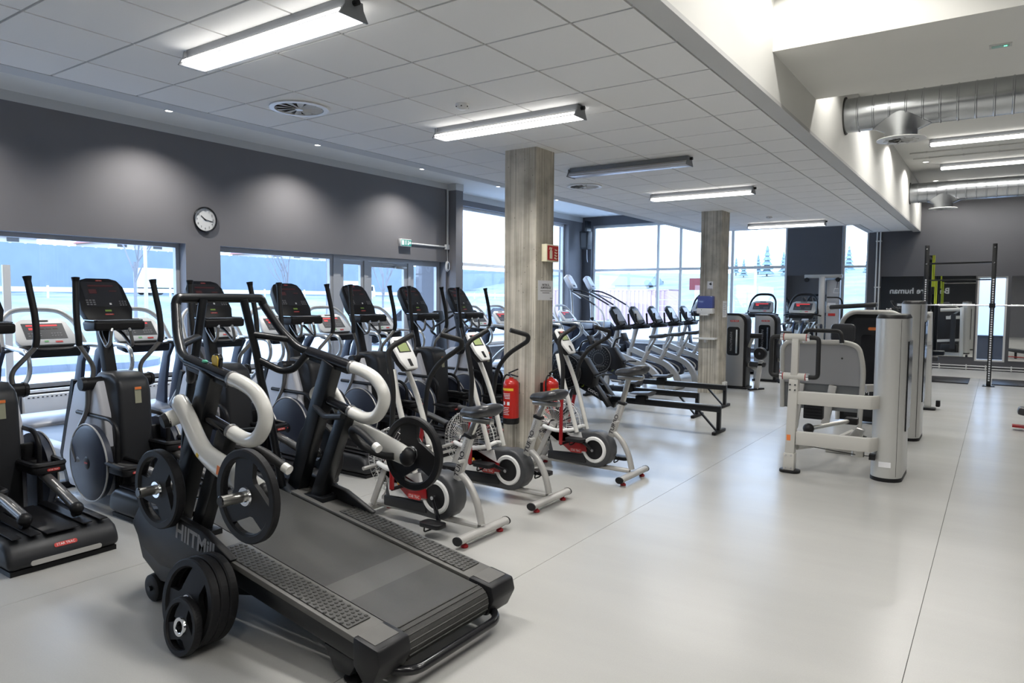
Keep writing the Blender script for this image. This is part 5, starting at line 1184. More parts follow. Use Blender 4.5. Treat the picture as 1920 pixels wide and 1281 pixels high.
# cross trainers facing the far windows, black arches
f0 = make_treadmill('far treadmill with black arched rail facing the window, left of the far pillar', 'black', 'silver')
f0['group'] = 'arched treadmills at the far windows'
for ch in f0.children:
    if ch.name.split('.')[0] in ('console', 'cup_tray', 'front_grip', 'console_arch'): ch.location.z += .24
    if ch.name.split('.')[0] == 'console_arch': ch.scale = (1, .8, 1.12); ch.location.z -= .12
f0.location = (-6.1, 15.85, 0); f0.rotation_euler = (0, 0, PI/2)
dup(f0, (-4.70, 15.9, 0), PI/2, 'far treadmill with black arched rail behind the two grey weight towers'); dup(f0, (-3.72, 15.7, 0), PI/2, 'far treadmill with black arched rail and red display, beside the cable column')
# ------------------------------------------------------------------ strength machines
MT['twr'] = mat('tower_silver', (.34, .34, .34), .38, metal=.5)
def tower(x, y, label, h=1.40, wd=.44, th=.30):
    t = thing('weight_tower_machine', label, 'weight machine', (x, y, 0))
    poly = [(-wd/2, .03), (wd/2, .03), (wd/2, h-.16)]+[(wd/2-.16+.16*math.cos(a), h-.16+.16*math.sin(a)) for a in [k*PI/12 for k in range(1, 6)]]+[(wd/2-.16, h), (-wd/2, h)]
    MB().prism(poly, 0, th, 'y').build('shroud_edge', 'black', t, bev=.012)
    poly2 = [(a*.86-.015, .05+(b-.03)*.955) for a, b in poly]
    f = MB().prism(poly2, -.025, 0, 'y').build('front_panel', 'twr', t, bev=.008)
    MB().prism(rrect(-.13, .10, .62, 1.15, .05, 4), -.03, -.024, 'y').build('window_slot', 'gloss', f)
    text('lettering', 'INSPIRATION', (-.06, -.0302, .88), (0, 0, -1), (1, 0, 0), .06, 'gletter', f)
    MB().box(.03, .06, -.034, -.03, .66, 1.1).build('guide_rod', 'chrome', f)
    badge((0, -.0255, h-.14), (1, 0, 0), (0, 0, 1), .16, .035, ST, f)
    MB().box(-wd/2-.02, wd/2+.03, -.03, th+.03, 0, .04).build('base_plate', 'black', t, bev=.01)
    # arm, pad and seat on the right
    MB().beam((wd/2, .15, .45), (wd/2+.22, .1, .35), .07, .07).build('seat_frame', 'silver', t, bev=.008)
    MB().beam((wd/2+.26, .05, .55), (wd/2+.18, .05, .02), .06, .08).build('leg', 'silver', t, bev=.008)
    MB().beam((wd/2+.10, -.1, .015), (wd/2+.26, .2, .015), .08, .03, (1, 0, 0)).build('foot', 'black', t)
    MB().lathe([(0, -.06), (.10, -.06), (.115, -.03), (.115, .03), (.10, .06), (0, .06)], (wd/2+.27, -.05, .68), (0, 1, 0), n=28).build('cam_disc', 'black', t)
    MB().cyl((wd/2+.27, -.12, .68), (wd/2+.27, -.105, .68), .022, n=12).build('cam_bolt', 'chrome', t)
    MB().beam((wd/2+.02, .1, .78), (wd/2+.14, 0, 1.02), .05, .05).build('lever_arm', 'silver', t, bev=.006)
    MB().box(wd/2+.04, wd/2+.34, .02, .14, .42, .52).build('seat_pad', 'leather', t, bev=.03)
    MB().cyl((wd/2+.10, -.08, 1.0), (wd/2+.30, -.08, 1.0), .045, n=16).build('roller_pad', 'black', t)
    return t
tower(-4.02, 13.1, 'grey weight tower machine right beside the far pillar'); tower(-3.86, 14.6, 'grey weight tower machine behind, second from the far pillar', 1.37)
# foreground row machine with oval silver column
def column(t, x, y0, y1, h, hw=.13):
    pts = [(x+hw*math.cos(a), y0+hw+hw*math.sin(a)) for a in [PI+k*PI/10 for k in range(11)]]+[(x+hw*math.cos(a), y1-hw+hw*math.sin(a)) for a in [k*PI/10 for k in range(11)]]
    MB().prism(pts, .03, h-.04, 'z').build('column', 'twr2', t, W=True, ang=40)
    big = [(x+(a-x)*1.02, (y0+y1)/2+(b-(y0+y1)/2)*1.01) for a, b in pts]
    MB().prism(big, 0, .035, 'z').build('base_ring', 'black', t, W=True); MB().prism(big, h-.042, h, 'z', tap=.86).build('top_cap', 'black', t, W=True, bev=.012)
    MB().box(x+hw-.004, x+hw+.012, y0+.2, y1-.12, .45, h-.25).build('stack_slot', 'gloss', t, W=True)
    MB().box(x+.085, x+.090, y0+.035, y0+.04, .05, h-.05).build('seam', 'shadowgap', t, W=True)
MT['twr2'] = mat('silver_column', (.60, .60, .58), .32, metal=.5)
MT['wcream'] = mat('cream_grey_enamel', (.50, .49, .46), .4)
m1 = thing('seated_row_machine', 'large silver strength machine with oval column and black grip loops on the right', 'weight machine', (-1.3, 7.6, 0))
column(m1, -.80, 7.14, 7.78, 1.53)
MB().beam((-1.60, 7.03, .02), (-1.578, 7.03, .90), .085, .085).build('front_post', 'wcream', m1, W=True, bev=.008)
MB().beam((-1.578, 7.03, .90), (-1.575, 7.03, 1.31), .062, .062).build('upper_post', 'wcream', m1, W=True, bev=.006)
MB().prism(rrect(-1.69, -1.50, 6.96, 7.10, .06, 4), 0, .028, 'z').build('foot', 'black', m1, W=True, bev=.008)
MB().beam((-1.60, 7.03, .02), (-1.597, 7.03, .19), .098, .098).build('post_boot', 'wcream', m1, W=True, bev=.006)
for zz in (.05, .17):
    for x in (-1.625, -1.575): MB().cyl((x, 6.985, zz), (x, 6.975, zz), .008, n=8).build('bolt', 'chrome', m1, W=True)
for zz in (.80, .85):
    for x in (-1.605, -1.56): MB().cyl((x, 6.985, zz), (x, 6.975, zz), .008, n=8).build('bolt', 'dkgrey', m1, W=True)
for zz in (1.30, .925):
    MB().cyl((-1.69, 7.03, zz), (-1.47, 7.03, zz), .034, n=20).build('grip_sleeve', 'wcream', m1, W=True)
    for s in (-1.70, -1.46):
        MB().cyl((s-.012, 7.03, zz), (s+.012, 7.03, zz), .036, n=20).build('grip_collar', 'chrome', m1, W=True)
        MB().cyl((s+(.018 if s < -1.6 else -.018)-.004, 7.03, zz), (s+(.018 if s < -1.6 else -.018)+.004, 7.03, zz), .0348, n=20).build('grip_ring', 'red', m1, W=True)
for x0, x1 in ((-1.71, -1.80), (-1.45, -1.372)):
    MB().tube([(x0, 7.03, 1.30), (x1, 7.03, 1.30), (x1, 7.03, .925), (x0, 7.03, .925)], .021, 12, fil=.085).build('grip_loop', 'grip', m1, W=True, ang=60)
for z0, z1 in ((.665, .785), (.275, .40)):
    P0 = [(-1.545, 7.03), (-1.0, 7.06), (-.90, 7.10), (-.86, 7.19)]; vs = []
    P0 = [(p.x, p.y) for p in smoothpath([(a, b, 0) for a, b in P0], 5)]
    n = len(P0); vs = [(a, b-.03, z) for z in (z0, z1) for a, b in P0]+[(a, b+.04, z) for z in (z0, z1) for a, b in P0]
    fs = []
    for i in range(n-1): fs += [(i, i+1, n+i+1, n+i), (2*n+i, 3*n+i, 3*n+i+1, 2*n+i+1), (n+i, n+i+1, 3*n+i+1, 3*n+i), (i, 2*n+i, 2*n+i+1, i+1)]
    fs += [(0, n, 3*n, 2*n), (n-1, 3*n-1, 4*n-1, 2*n-1)]
    MB().add(vs, fs).build('cross_arm', 'wcream', m1, W=True, bev=.006)
MB().cyl((-1.02, 7.12, .215), (-1.02, 7.12, .275), .055, n=24).build('pulley', 'steel', m1, W=True)
MB().tube([(-1.5, 7.06, .27), (-1.02, 7.07, .235), (-.9, 7.16, .22)], .004, 6).build('cable', 'black', m1, W=True)
MB().box(-.93, -.88, 7.13, 7.2, .19, .24).build('cable_port', 'black', m1, W=True)
MB().panel((-1.605, 6.986, .34), (1, 0, 0), (0, 0, 1), .035, .055, -.001).build('warning_label', 'orange', m1, W=True)
MB().panel((-.80, 7.138, .16), (1, 0, 0), (0, 0, 1), .10, .05, -.002).build('serial_label', 'paper', m1, W=True)
MB().tube([(-1.55, 7.08, .24), (-1.35, 7.6, .22), (-1.3, 8.6, .18)], .03, 8).build('floor_tube', 'wcream', m1, W=True)
MB().box(-1.60, -1.42, 7.55, 7.65, .45, .66).build('foot_rest', 'rubber', m1, W=True, bev=.008)
for k in range(6): MB().box(-1.59, -1.43, 7.54, 7.552, .47+k*.03, .482+k*.03).build('tread_rib', 'black', m1, W=True)
MB().tube([(-1.52, 7.5, .36), (-1.2, 7.9, .42)], .022, 10).build('pivot_shaft', 'steel', m1, W=True); MB().ball((-1.53, 7.48, .36), .055).build('pivot_joint', 'black', m1, W=True); MB().box(-1.26, -1.14, 7.85, 7.95, .38, .45).build('lock_block', 'black', m1, W=True, bev=.01)
MB().prism([(-1.5, .0), (-1.2, .0), (-1.12, .28), (-1.2, .3), (-1.34, .1), (-1.5, .06)], 8.2, 8.28, 'y').build('seat_stand', 'steel', m1, W=True, bev=.008)
# shroud frame behind
m2 = thing('chest_press_machine', 'silver framed strength machine with wide grey back panel behind the row machine', 'weight machine', (-1.7, 9.27, 0))
edge = [(-1.33, 9.27, .02), (-1.30, 9.27, .85), (-1.36, 9.27, 1.10), (-1.50, 9.27, 1.145), (-2.18, 9.27, 1.13), (-2.24, 9.27, 1.05), (-2.22, 9.27, .30)]
MB().tube(edge, .03, 10, fil=.14).build('shroud_rim', 'wcream', m2, W=True, ang=60)
pl = [(a, c) for a, b, c in [(p.x, p.y, p.z) for p in fillet(edge[1:], .14)]]
MB().prism([(-1.31, .62)]+pl[1:-1]+[(-2.23, .62)], 9.275, 9.30, 'y').build('back_panel', mat('panel_grey', (.30, .30, .31), .5), m2, W=True)
MB().prism([(-1.32, .30), (-1.31, .62), (-2.23, .62), (-2.22, .30)], 9.30, 9.32, 'y').build('lower_panel', mat('panel_dark_grey', (.16, .17, .18), .4), m2, W=True)
MB().box(-2.0, -1.62, 9.27, 9.30, .44, .52).build('kick_plate', 'silver', m2, W=True)
MB().beam((-1.62, 9.22, .62), (-1.70, 9.22, .14), .09, .06, (1, 0, 0)).build('leg', 'silver', m2, W=True, bev=.008)
MB().beam((-1.99, 9.22, .62), (-2.06, 9.22, .05), .09, .06, (1, 0, 0)).build('leg', 'silver', m2, W=True, bev=.008)
MB().prism(rrect(-1.40, -1.24, 9.2, 9.34, .06, 3), 0, .025, 'z').build('foot', 'black', m2, W=True)
MB().cyl((-1.54, 9.268, .95), (-1.54, 9.275, .95), .012, n=12).build('bolt', 'shadowgap', m2, W=True)
MB().prism(rrect(-1.74, -1.46, 1.13, 1.36, .05, 3), 9.6, 9.68, 'y').build('back_pad', 'leather', m2, W=True, bev=.02)
MB().tube([(-1.98, 9.3, 1.14), (-1.98, 9.3, 1.28), (-1.56, 9.25, 1.28), (-1.54, 9.22, 1.14)], .026, 12, fil=.06).build('handle_bar', 'grip', m2, W=True, ang=60)
for x in (-1.98, -1.545): MB().cyl((x, 9.27, 1.13), (x, 9.26, 1.17), .032, n=16).build('bar_collar', 'chrome', m2, W=True)
MB().beam((-1.3, 9.35, .60), (-1.05, 9.6, .60), .10, .08).build('link_arm', 'silver', m2, W=True)
column(m2, -.835, 9.42, 10.02, 1.655, .12)
MB().prism(rrect(-.72, -.70, 9.8, 9.9, .005, 1), 1.35, 1.42, 'z').build('selector_pin', 'chrome', m2, W=True)
m3 = thing('dark_weight_tower', 'dark weight stack tower with silver rounded frame between the oval columns', 'weight machine', (-1.4, 10.4, 0))
poly = [(-1.76, .03), (-.98, .03), (-.98, 1.30), (-1.02, 1.42), (-1.12, 1.5), (-1.62, 1.5), (-1.72, 1.42), (-1.76, 1.3)]
MB().prism(poly, 10.4, 10.7, 'y').build('shroud', 'black', m3, W=True, bev=.02)
MB().tube([(a, 10.39, b) for a, b in poly[1:]+poly[:1]], .03, 10, fil=.1).build('frame', 'wcream', m3, W=True, ang=60)
MB().prism([(-1.68, .1), (-1.06, .1), (-1.06, 1.3), (-1.16, 1.42), (-1.58, 1.42), (-1.68, 1.3)], 10.385, 10.40, 'y').build('front_panel', 'char', m3, W=True)
MB().prism(rrect(-1.5, -1.24, .55, 1.2, .04, 3), 10.380, 10.386, 'y').build('window_slot', 'gloss', m3, W=True)
o = MB().prism(rrect(-1.42, -1.32, 1.26, 1.30, .018, 3), 10.378, 10.385, 'y').build('badge', 'orange', m3, W=True)
text('lettering', 'IZM', (-1.45, 10.384, .42), (1, 0, 0), (0, 0, 1), .09, 'wletter', m3, W=True)
MB().beam((-1.86, 10.2, 1.56), (-1.30, 10.2, 1.60), .22, .06, (0, 1, 0)).build('press_pad', 'leather', m3, W=True, bev=.02)
MB().beam((-1.9, 10.3, 1.5), (-1.9, 10.3, 1.58), .05, .05).build('pad_arm', 'silver', m3, W=True)
m4 = thing('leg_curl_machine', 'silver post and lever machine beyond the second oval column', 'weight machine', (-.85, 12.4, 0))
MB().beam((-.835, 12.39, .03), (-.87, 12.39, 1.49), .09, .09).build('post', 'twr2', m4, W=True, bev=.008)
MB().prism(rrect(-.99, -.73, 12.3, 12.48, .05, 3), 0, .03, 'z').build('foot', 'black', m4, W=True)
MB().beam((-.84, 12.39, .14), (-1.5, 12.39, .14), .07, .09).build('base_beam', 'silver', m4, W=True); MB().beam((-.85, 12.39, .55), (-1.5, 12.39, .50), .06, .07).build('mid_beam', 'silver', m4, W=True)
MB().beam((-.87, 12.39, 1.20), (-1.25, 12.39, 1.18), .06, .09).build('upper_beam', 'wcream', m4, W=True)
MB().cyl((-1.4, 12.35, 1.40), (-.9, 12.35, 1.42), .05, n=16).build('roller', 'silver', m4, W=True)
MB().beam((-.86, 12.33, 1.44), (-1.15, 12.33, 1.22), .03, .04).build('lever', 'steel', m4, W=True)
MB().cyl((-.84, 12.34, 1.02), (-.84, 12.30, 1.02), .03, n=14).build('knob', 'silver', m4, W=True)
MB().box(-1.35, -.95, 12.25, 12.5, .2, .42).build('weight_stack', 'black', m4, W=True, bev=.01); MB().box(-.74, -.68, 12.46, 12.56, .04, .14).build('end_bumper', 'black', m4, W=True, bev=.015)
MB().box(-1.12, -1.0, 12.6, 12.72, .3, 1.3).build('rear_tower', 'char', m4, W=True)
# cable column in the far corner
cb = thing('cable_column', 'tall silver cable pulley column against the dark wall mirror', 'cable machine', (-3.2, 17.3, 0))
MB().box(-3.40, -3.27, 17.2, 17.32, 0, 2.2).build('upright', 'silver', cb, W=True, bev=.01); MB().box(-3.25, -2.98, 17.3, 17.5, .05, 2.12).build('stack_shroud', 'pale', cb, W=True, bev=.02)
MB().box(-3.72, -2.92, 17.22, 17.32, 2.16, 2.24).build('top_beam', 'silver', cb, W=True, bev=.01); MB().box(-3.5, -2.8, 17.1, 17.6, 0, .06).build('base', 'black', cb, W=True)
MB().box(-3.22, -3.05, 17.29, 17.30, 1.45, 1.6).build('placard', 'paper', cb, W=True); MB().box(-3.2, -3.05, 17.29, 17.30, 1.3, 1.36).build('badge', 'logo', cb, W=True)
for x in (-3.66, -3.0): MB().lathe([(.01, -.015), (.05, -.015), (.04, 0), (.05, .015), (.01, .015)], (x, 17.2, 2.12), (0, 1, 0), n=18).build('pulley', 'black', cb, W=True)
MB().tube([(-3.0, 17.18, 2.1), (-3.02, 17.18, 1.92)], .005, 6).build('cable', 'black', cb, W=True); MB().tube([(-3.06, 17.18, 1.92), (-2.98, 17.18, 1.92), (-2.96, 17.18, 1.82), (-3.08, 17.18, 1.82), (-3.06, 17.18, 1.92)], .01, 6).build('hand_grip', 'wplast', cb, W=True)
MB().tube([(-3.2, 17.1, 1.72), (-2.93, 17.1, 1.72), (-2.87, 17.1, 1.6), (-2.93, 17.1, .3)], .017, 8, fil=.08).build('guard_bar', 'black', cb, W=True)
# power rack, barbell, bands, mats, bench
rk = thing('power_rack', 'black perforated power rack posts with two crossbars by the mirror', 'rack', (-.68, 16.53, 0))
MT['hole'] = mat('laser_cut_hole', (.62, .63, .66), .5)
for x in (-1.24, -.11):
    p = MB().box(x-.038, x+.038, 16.49, 16.57, .01, 2.77).build('upright_post', 'bmetal', rk, W=True, bev=.004)
    hm = None
    for k in range(44):
        if hm is None: hm = o = MB().box(-.014, .014, -.001, .001, -.014, .014).build('hole', 'hole', p, flat=True); 
        else: o = hm.copy(); C.objects.link(o)
        o.location = (x+.68, -.041, .12+k*.0455)
    MB().box(x-.10, x+.10, 16.43, 16.63, 0, .012).build('floor_plate', 'bmetal', rk, W=True)
    for dx in (-.08, .08): MB().cyl((x+dx, 16.53, .012), (x+dx, 16.53, .03), .012, n=8).build('anchor_bolt', 'steel', rk, W=True)
    for zz in (2.40, 2.70): MB().cyl((x, 16.485, zz), (x, 16.475, zz), .014, n=10).build('bolt', 'chrome', rk, W=True)
    MB().box(x-.05, x+.05, 16.42, 16.49, 1.53, 1.56).box(x-.05, x+.05, 16.42, 16.435, 1.56, 1.62).build('bar_cup', 'bmetal', rk, W=True)
for x, zz in ((-1.24, 2.63),): MB().box(x-.03, x+.03, 17.55, 17.62, .01, 2.63).build('rear_post', 'bmetal', rk, W=True); MB().beam((x, 16.57, 2.55), (x, 17.55, 2.55), .05, .05, (1, 0, 0)).build('side_beam', 'bmetal', rk, W=True)
MB().tube([(-1.2, 16.53, 2.405), (-.15, 16.53, 2.415)], .018, 10).build('pull_up_bar', 'bmetal', rk, W=True); MB().tube([(-1.2, 16.53, 2.07), (-.15, 16.53, 2.08)], .014, 10).build('cross_bar', 'bmetal', rk, W=True)
bb = thing('barbell', 'long steel barbell resting across the rack posts', 'barbell', (-.35, 16.455, 1.576))
MB().cyl((-.95, 0, 0), (.85, 0, 0), .014, n=12).build('shaft', 'chrome', bb)
for s, a, b in ((1, .85, 1.28), (-1, -.95, -1.38)): MB().cyl((a, 0, 0), (b, 0, 0), .025, n=14).build('sleeve', 'chrome', bb); MB().cyl((a, 0, 0), (a+s*.03, 0, 0), .04, n=14).build('collar', 'chrome', bb)
for k, (x, m_, l, zt, zb_) in enumerate(((-1.15, (.55, .62, .04), 'wide lime green resistance band hanging from the rack top', 2.6, 1.95), (-1.10, (.55, .62, .04), 'lime green resistance band hanging lower on the rack', 2.1, 1.6), (-1.17, (.02, .02, .02), 'black resistance band hanging from the rack', 2.5, 1.8))):
    tag(MB().tube([(x-.012, 17.0+.1*k, zb_), (x-.014, 17.0+.1*k, zt), (x+.014, 17.0+.1*k, zt), (x+.016, 17.0+.1*k, zb_)], .012, 6, closed=True).build('resistance_band', mat('band', m_, .5), None), l, 'band')
def matt(x0, x1, y0, y1, l): tag(MB().box(x0, x1, y0, y1, 0, .02).build('floor_mat', 'rubber', None, bev=.004), l, 'mat')
matt(-1.33, -.45, 16.68, 17.9, 'black rubber mat on the floor left of the rack post'); matt(-.06, 1.7, 16.82, 18.0, 'black rubber mat on the floor right of the rack post')
bn = thing('weight_bench', 'low grey bench stand with black handle loop on the left mat', 'bench', (-1.2, 17.1, .02))
MB().beam((-1.22, 17.0, .03), (-1.24, 17.0, .36), .05, .05).build('post', 'silver', bn, W=True); MB().box(-1.32, -1.14, 16.9, 17.1, .02, .045).build('foot', 'silver', bn, W=True); MB().tube([(-1.18, 17.3, .05), (-1.12, 17.3, .26), (-1.2, 17.3, .30), (-1.3, 17.3, .30)], .018, 8, fil=.05).build('handle', 'black', bn, W=True)
MB().box(-1.7, -1.0, 17.0, 17.3, .40, .50).build('pad', 'leather', bn, W=True, bev=.02); MB().beam((-1.6, 17.15, .03), (-1.6, 17.15, .40), .05, .05).build('rear_post', 'silver', bn, W=True)
sb = thing('folded_step_bench', 'dark padded bench end with thin red rail at the right picture edge', 'bench', (.45, 11.1, 0))
MB().beam((.25, 11.1, .26), (.95, 11.1, .16), .20, .10, (0, 1, 0)).build('pad', 'leather', sb, W=True, bev=.03); MB().beam((.20, 11.1, .055), (.95, 11.1, .03), .14, .025, (0, 1, 0)).build('red_rail', 'red', sb, W=True)
for x in (.45, .85): MB().box(x-.03, x+.03, 11.05, 11.15, .0, .22).build('leg', 'black', sb, W=True)

# ------------------------------------------------------------------ wall and pillar fittings
ck = thing('wall_clock', 'round white wall clock with black rim on the dark wall between the windows', 'clock', (XL, 5.907, 2.75))
MB().lathe([(.155, 0), (.175, .005), (.183, .02), (.183, .035), (.170, .045), (.160, .03)], (0, 0, 0), (1, 0, 0), n=48, caps=False).build('rim', 'gloss', ck); MB().lathe([(0, .02), (.165, .02)], (0, 0, 0), (1, 0, 0), n=48, caps=False).build('face', 'wplast', ck)
for k in range(1, 13):
    a = PI/2-2*PI*k/12; text('numeral', str(k), (.021, .125*math.cos(a), .125*math.sin(a)), (0, 1, 0), (0, 0, 1), .042, 'dletter', ck)
def hand(nm, hr, l, w_):
    a = PI/2-2*PI*hr/12; d = Vector((0, math.cos(a), math.sin(a))); MB().beam(Vector((.026, 0, 0))-d*.02, Vector((.026, 0, 0))+d*l, w_, .003, Vector((0, -math.sin(a), math.cos(a)))).build(nm, 'gloss', ck)
hand('hour_hand', 10.28, .085, .012); hand('minute_hand', 3.35, .125, .008); MB().cyl((.02, 0, 0), (.031, 0, 0), .009, n=12).build('hand_pin', 'gloss', ck)
es = thing('exit_sign', 'small green lit emergency exit sign on the wall above the glass door', 'exit sign', (XL, 10.05, 2.70))
MB().box(0, .07, -.15, .15, -.07, .07).build('housing', 'wplast', es, bev=.008); MB().box(.07, .075, -.14, .14, -.058, .058).build('panel', emat('exit_green', (.03, .42, .35), .8), es)
MB().box(.075, .077, -.13, -.06, -.045, .045).build('doorway_mark', emat('exit_white', (.9, 1, 1), 1.0), es)
for y0, y1, z0, z1 in ((-.03, .0, -.04, .045), (.03, .07, -.04, .0), (.035, .06, .005, .04), (.08, .12, -.02, .03)): MB().box(.075, .077, y0, y1, z0, z1).build('symbol', emat('exit_white', (.9, 1, 1), 1.0), es)
cd_ = thing('wall_conduit', 'white cable conduit running from the exit sign to the pilaster', 'conduit', (XL, 11.2, 2.7))
MB().tube([(XL+.015, 10.2, 2.70), (XL+.015, 11.30, 2.70)], .018, 8).build('pipe', 'wplast', cd_, W=True); MB().tube([(XL+.03, 11.33, 2.74), (XL+.03, 11.33, 3.88)], .022, 8).build('pipe', 'gplaster', cd_, W=True); MB().box(XL, XL+.06, 11.27, 11.36, 2.65, 2.75).build('junction_box', 'wplast', cd_, W=True)
cl = MB()
for k in range(4): cl.tube([Vector((XL+.05+.01*k, 11.30+.06*math.cos(a)*(1-.1*k), 2.30+.11*math.sin(a)*(1-.08*k))) for a in [2*PI*q/20 for q in range(20)]], .006, 5, closed=True)
cl.tube([(XL+.04, 11.31, 2.65), (XL+.05, 11.31, 2.4)], .005, 5).build('coiled_cable', 'wplast', cd_, W=True)
sp = thing('wall_speaker', 'black loudspeaker on a bracket in the far corner above the window', 'speaker', (-9.72, 17.75, 3.3))
q = MB().prism([(-9.83, 3.05), (-9.61, 3.05), (-9.58, 3.55), (-9.86, 3.55)], 17.6, 17.85, 'y').build('cabinet', 'black', sp, W=True, bev=.01)
MB().box(-9.80, -9.64, 17.592, 17.6, 3.1, 3.5).build('grille', 'char', q, W=False); q.children[0].location = (9.72, -17.75, -3.3)
MB().box(-9.75, -9.68, 17.7, 17.95, 3.55, 3.85).build('bracket', 'bmetal', sp, W=True); MB().tube([(-9.78, 17.9, 3.1), (-9.80, 17.95, 2.8), (-9.78, 17.95, 2.7)], .012, 6).build('cable_plug', 'wplast', sp, W=True)
# near pillar
fs_ = thing('fire_point_sign', 'red and cream fire extinguisher sign box on the near concrete pillar', 'sign', (-3.938, 6.36, 2.12))
MB().box(-3.938, -3.875, 6.23, 6.475, 2.035, 2.215).build('box', 'glowcream', fs_, W=True, bev=.004); MB().box(-3.875, -3.872, 6.245, 6.46, 2.05, 2.20).build('panel', 'logo', fs_, W=True)
MB().prism([(6.285, 2.065), (6.335, 2.065), (6.335, 2.14), (6.322, 2.16), (6.298, 2.16), (6.285, 2.14)], -3.872, -3.870, 'x').prism([(6.30, 2.16), (6.32, 2.16), (6.335, 2.18), (6.28, 2.185), (6.27, 2.16), (6.277, 2.155), (6.29, 2.175)], -3.872, -3.870, 'x').build('extinguisher_symbol', 'glowcream', fs_, W=True)
for k in range(4): MB().prism([(6.375+.004*k, 2.07+k*.028), (6.42, 2.06+k*.03), (6.445, 2.075+k*.03), (6.425, 2.072+k*.03), (6.385, 2.085+k*.028)], -3.872, -3.870, 'x').build('flame_symbol', 'glowcream', fs_, W=True)
ps = thing('paper_notice', 'white printed notice taped on the near concrete pillar under the fire sign', 'notice', (-3.938, 6.31, 1.73))
MB().box(-3.938, -3.935, 6.165, 6.463, 1.632, 1.838).build('sheet', 'paper', ps, W=True)
for body, zz, s_ in (('FIKTER ÅL', 1.79, .032), ('ALMINNELIGE', 1.762, .032)): text('lettering', body, (-3.9348, 6.315, zz), (0, 1, 0), (0, 0, 1), s_, 'dletter', ps, W=True, bold=.0006 if s_ > .03 else 0)
for y0, y1, zz in ((6.21, 6.43, 1.726), (6.25, 6.39, 1.704), (6.40, 6.45, 1.648)): MB().box(-3.935, -3.9346, y0, y1, zz, zz+.008).build('print_line', 'gletter', ps, W=True)
def extinguisher(x, y, z, rot, label):
    t = thing('fire_extinguisher', label, 'fire extinguisher', (x, y, z), rot)
    b = MB().lathe([(.083, .035), (.084, .40), (.078, .435), (.055, .463), (.024, .472), (.024, .485)], n=32).build('cylinder', 'fireR', t)
    MB().lathe([(0, 0), (.082, 0), (.087, .01), (.087, .06), (.0845, .062)], n=32).build('base_boot', 'black', t)
    lb = MB(); N_ = 14; vs = []
    def arc(z0, z1, a0, a1, m_, nm, r=.0848):
        vs = [(r*math.cos(math.radians(a0+(a1-a0)*k/N_)), r*math.sin(math.radians(a0+(a1-a0)*k/N_)), z_) for z_ in (z0, z1) for k in range(N_+1)]
        MB().add(vs, [(k, k+1, N_+2+k, N_+1+k) for k in range(N_)]).build(nm, m_, b)
    arc(.35, .375, -150, -40, 'yellow', 'yellow_band'); 
    for k in range(4): arc(.315-.016*k, .321-.016*k, -125+6*k, -65, 'paper', 'print_line')
    for a in (-120, -85): arc(.20, .235, a, a+18, 'paper', 'pictogram')
    for k in range(5): arc(.10+.018*k, .105+.018*k, -125, -70-5*(k % 2), 'paper', 'print_line')
    MB().cyl((0, 0, .48), (0, 0, .52), .018, n=14).build('valve', 'chrome', t)
    MB().beam((-.03, 0, .525), (.10, -.03, .575), .02, .012).build('lever', 'black', t); MB().beam((-.02, 0, .515), (.10, -.03, .50), .02, .012).build('handle', 'black', t)
    MB().tube(smoothpath([(-.02, 0, .50), (-.07, 0, .50), (-.105, 0, .42), (-.10, -.01, .25), (-.10, -.01, .16)], 5), .009, 8).build('hose', 'rubber', t)
    MB().box(-.03, .03, .075, .12, .3, .42).build('wall_bracket', 'bmetal', t)
extinguisher(-4.15, 6.0, .345, 0, 'red fire extinguisher hung on the front of the near concrete pillar')
extinguisher(-3.825, 6.26, .345, PI/2, 'red fire extinguisher on the side of the near pillar, half hidden by an air bike')
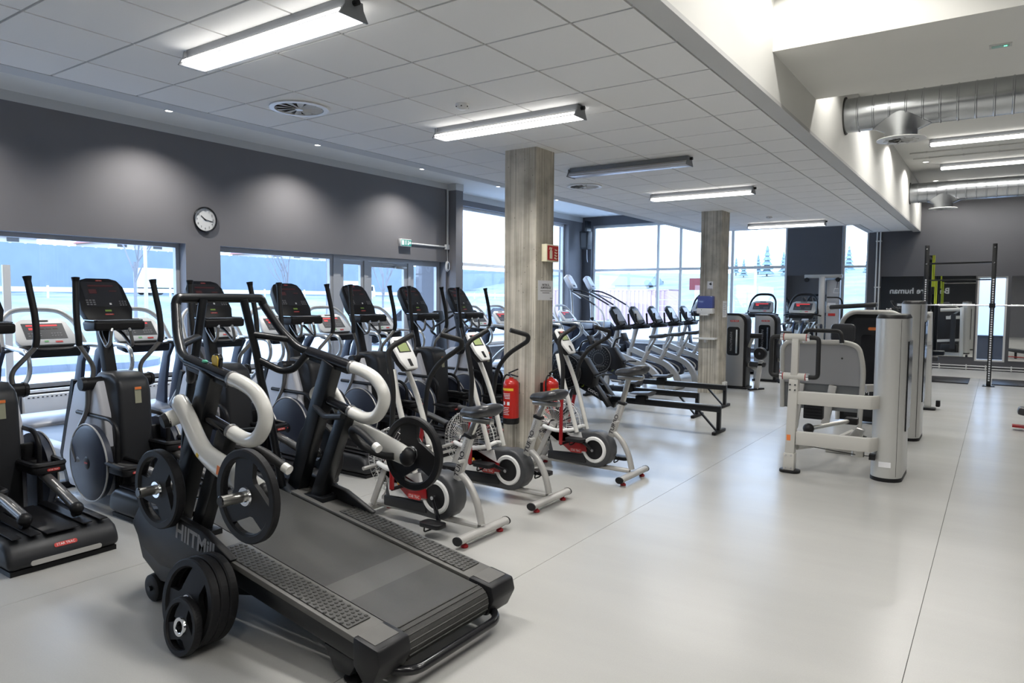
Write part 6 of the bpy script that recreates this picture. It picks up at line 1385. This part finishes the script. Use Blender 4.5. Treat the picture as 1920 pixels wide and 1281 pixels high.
# far pillar
sd = thing('towel_dispenser', 'blue and white paper towel dispenser on the far concrete pillar', 'dispenser', (-4.23, 12.159, 1.385))
MB().box(-4.367, -4.09, 12.03, 12.159, 1.50, 1.715).build('blue_cover', mat('blue_cover', (.09, .12, .36), .15), sd, W=True, bev=.02); MB().box(-4.372, -4.085, 12.02, 12.159, 1.405, 1.50).build('white_base', 'wplast', sd, W=True, bev=.015)
MB().box(-4.30, -4.16, 12.02, 12.10, 1.375, 1.406).build('outlet', 'wplast', sd, W=True); MB().cyl((-4.28, 12.02, 1.47), (-4.28, 12.017, 1.47), .007, n=8).build('lock', 'shadowgap', sd, W=True)
lt = thing('pillar_pictogram', 'small white pictogram plate above the dispenser on the far pillar', 'sign', (-4.18, 12.159, 1.9))
MB().box(-4.232, -4.13, 12.15, 12.159, 1.83, 1.97).build('plate', 'paper', lt, W=True); MB().prism([(-4.205, 1.925), (-4.16, 1.955), (-4.16, 1.93), (-4.15, 1.915), (-4.17, 1.90)], 12.1485, 12.15, 'y').build('hand_symbol', 'dletter', lt, W=True); MB().box(-4.225, -4.137, 12.148, 12.15, 1.835, 1.842).build('print_line', 'dletter', lt, W=True)
sh = thing('pillar_shelf', 'small white shelf on the far concrete pillar below the dispenser', 'shelf', (-4.22, 12.1, .95)); MB().box(-4.42, -4.03, 11.99, 12.159, .955, .985).build('board', 'wplast', sh, W=True, bev=.003); MB().box(-4.24, -4.2, 12.06, 12.159, .90, .955).build('bracket', 'wplast', sh, W=True)
pn = thing('paper_notice', 'narrow white notice on the right side of the far concrete pillar', 'notice', (-4.0, 12.4, 1.5)); MB().box(-4.0, -3.997, 12.30, 12.52, 1.34, 1.63).build('sheet', 'paper', pn, W=True)
for k in range(7): MB().box(-3.997, -3.9965, 12.33, 12.49-.03*(k % 3), 1.38+.032*k, 1.388+.032*k).build('print_line', 'gletter', pn, W=True)
so = thing('power_socket', 'white power socket box low on the far concrete pillar', 'socket', (-4.0, 12.45, .1)); MB().box(-4.0, -3.95, 12.36, 12.52, .06, .19).build('box', 'wplast', so, W=True, bev=.008); MB().box(-3.95, -3.947, 12.38, 12.5, .1, .16).build('flap', 'gplaster', so, W=True); MB().cyl((-3.975, 12.44, .06), (-3.975, 12.44, .0), .008, n=8).build('cable', 'black', so, W=True)
ps2 = thing('wall_access_box', 'white box on the window wall at the left picture edge', 'box', (XL-.3, 3.3, 1.9)); MB().box(XL-.16, XL-.13, 3.42, 3.50, .53, 2.0).build('panel', 'wplast', ps2, W=True)
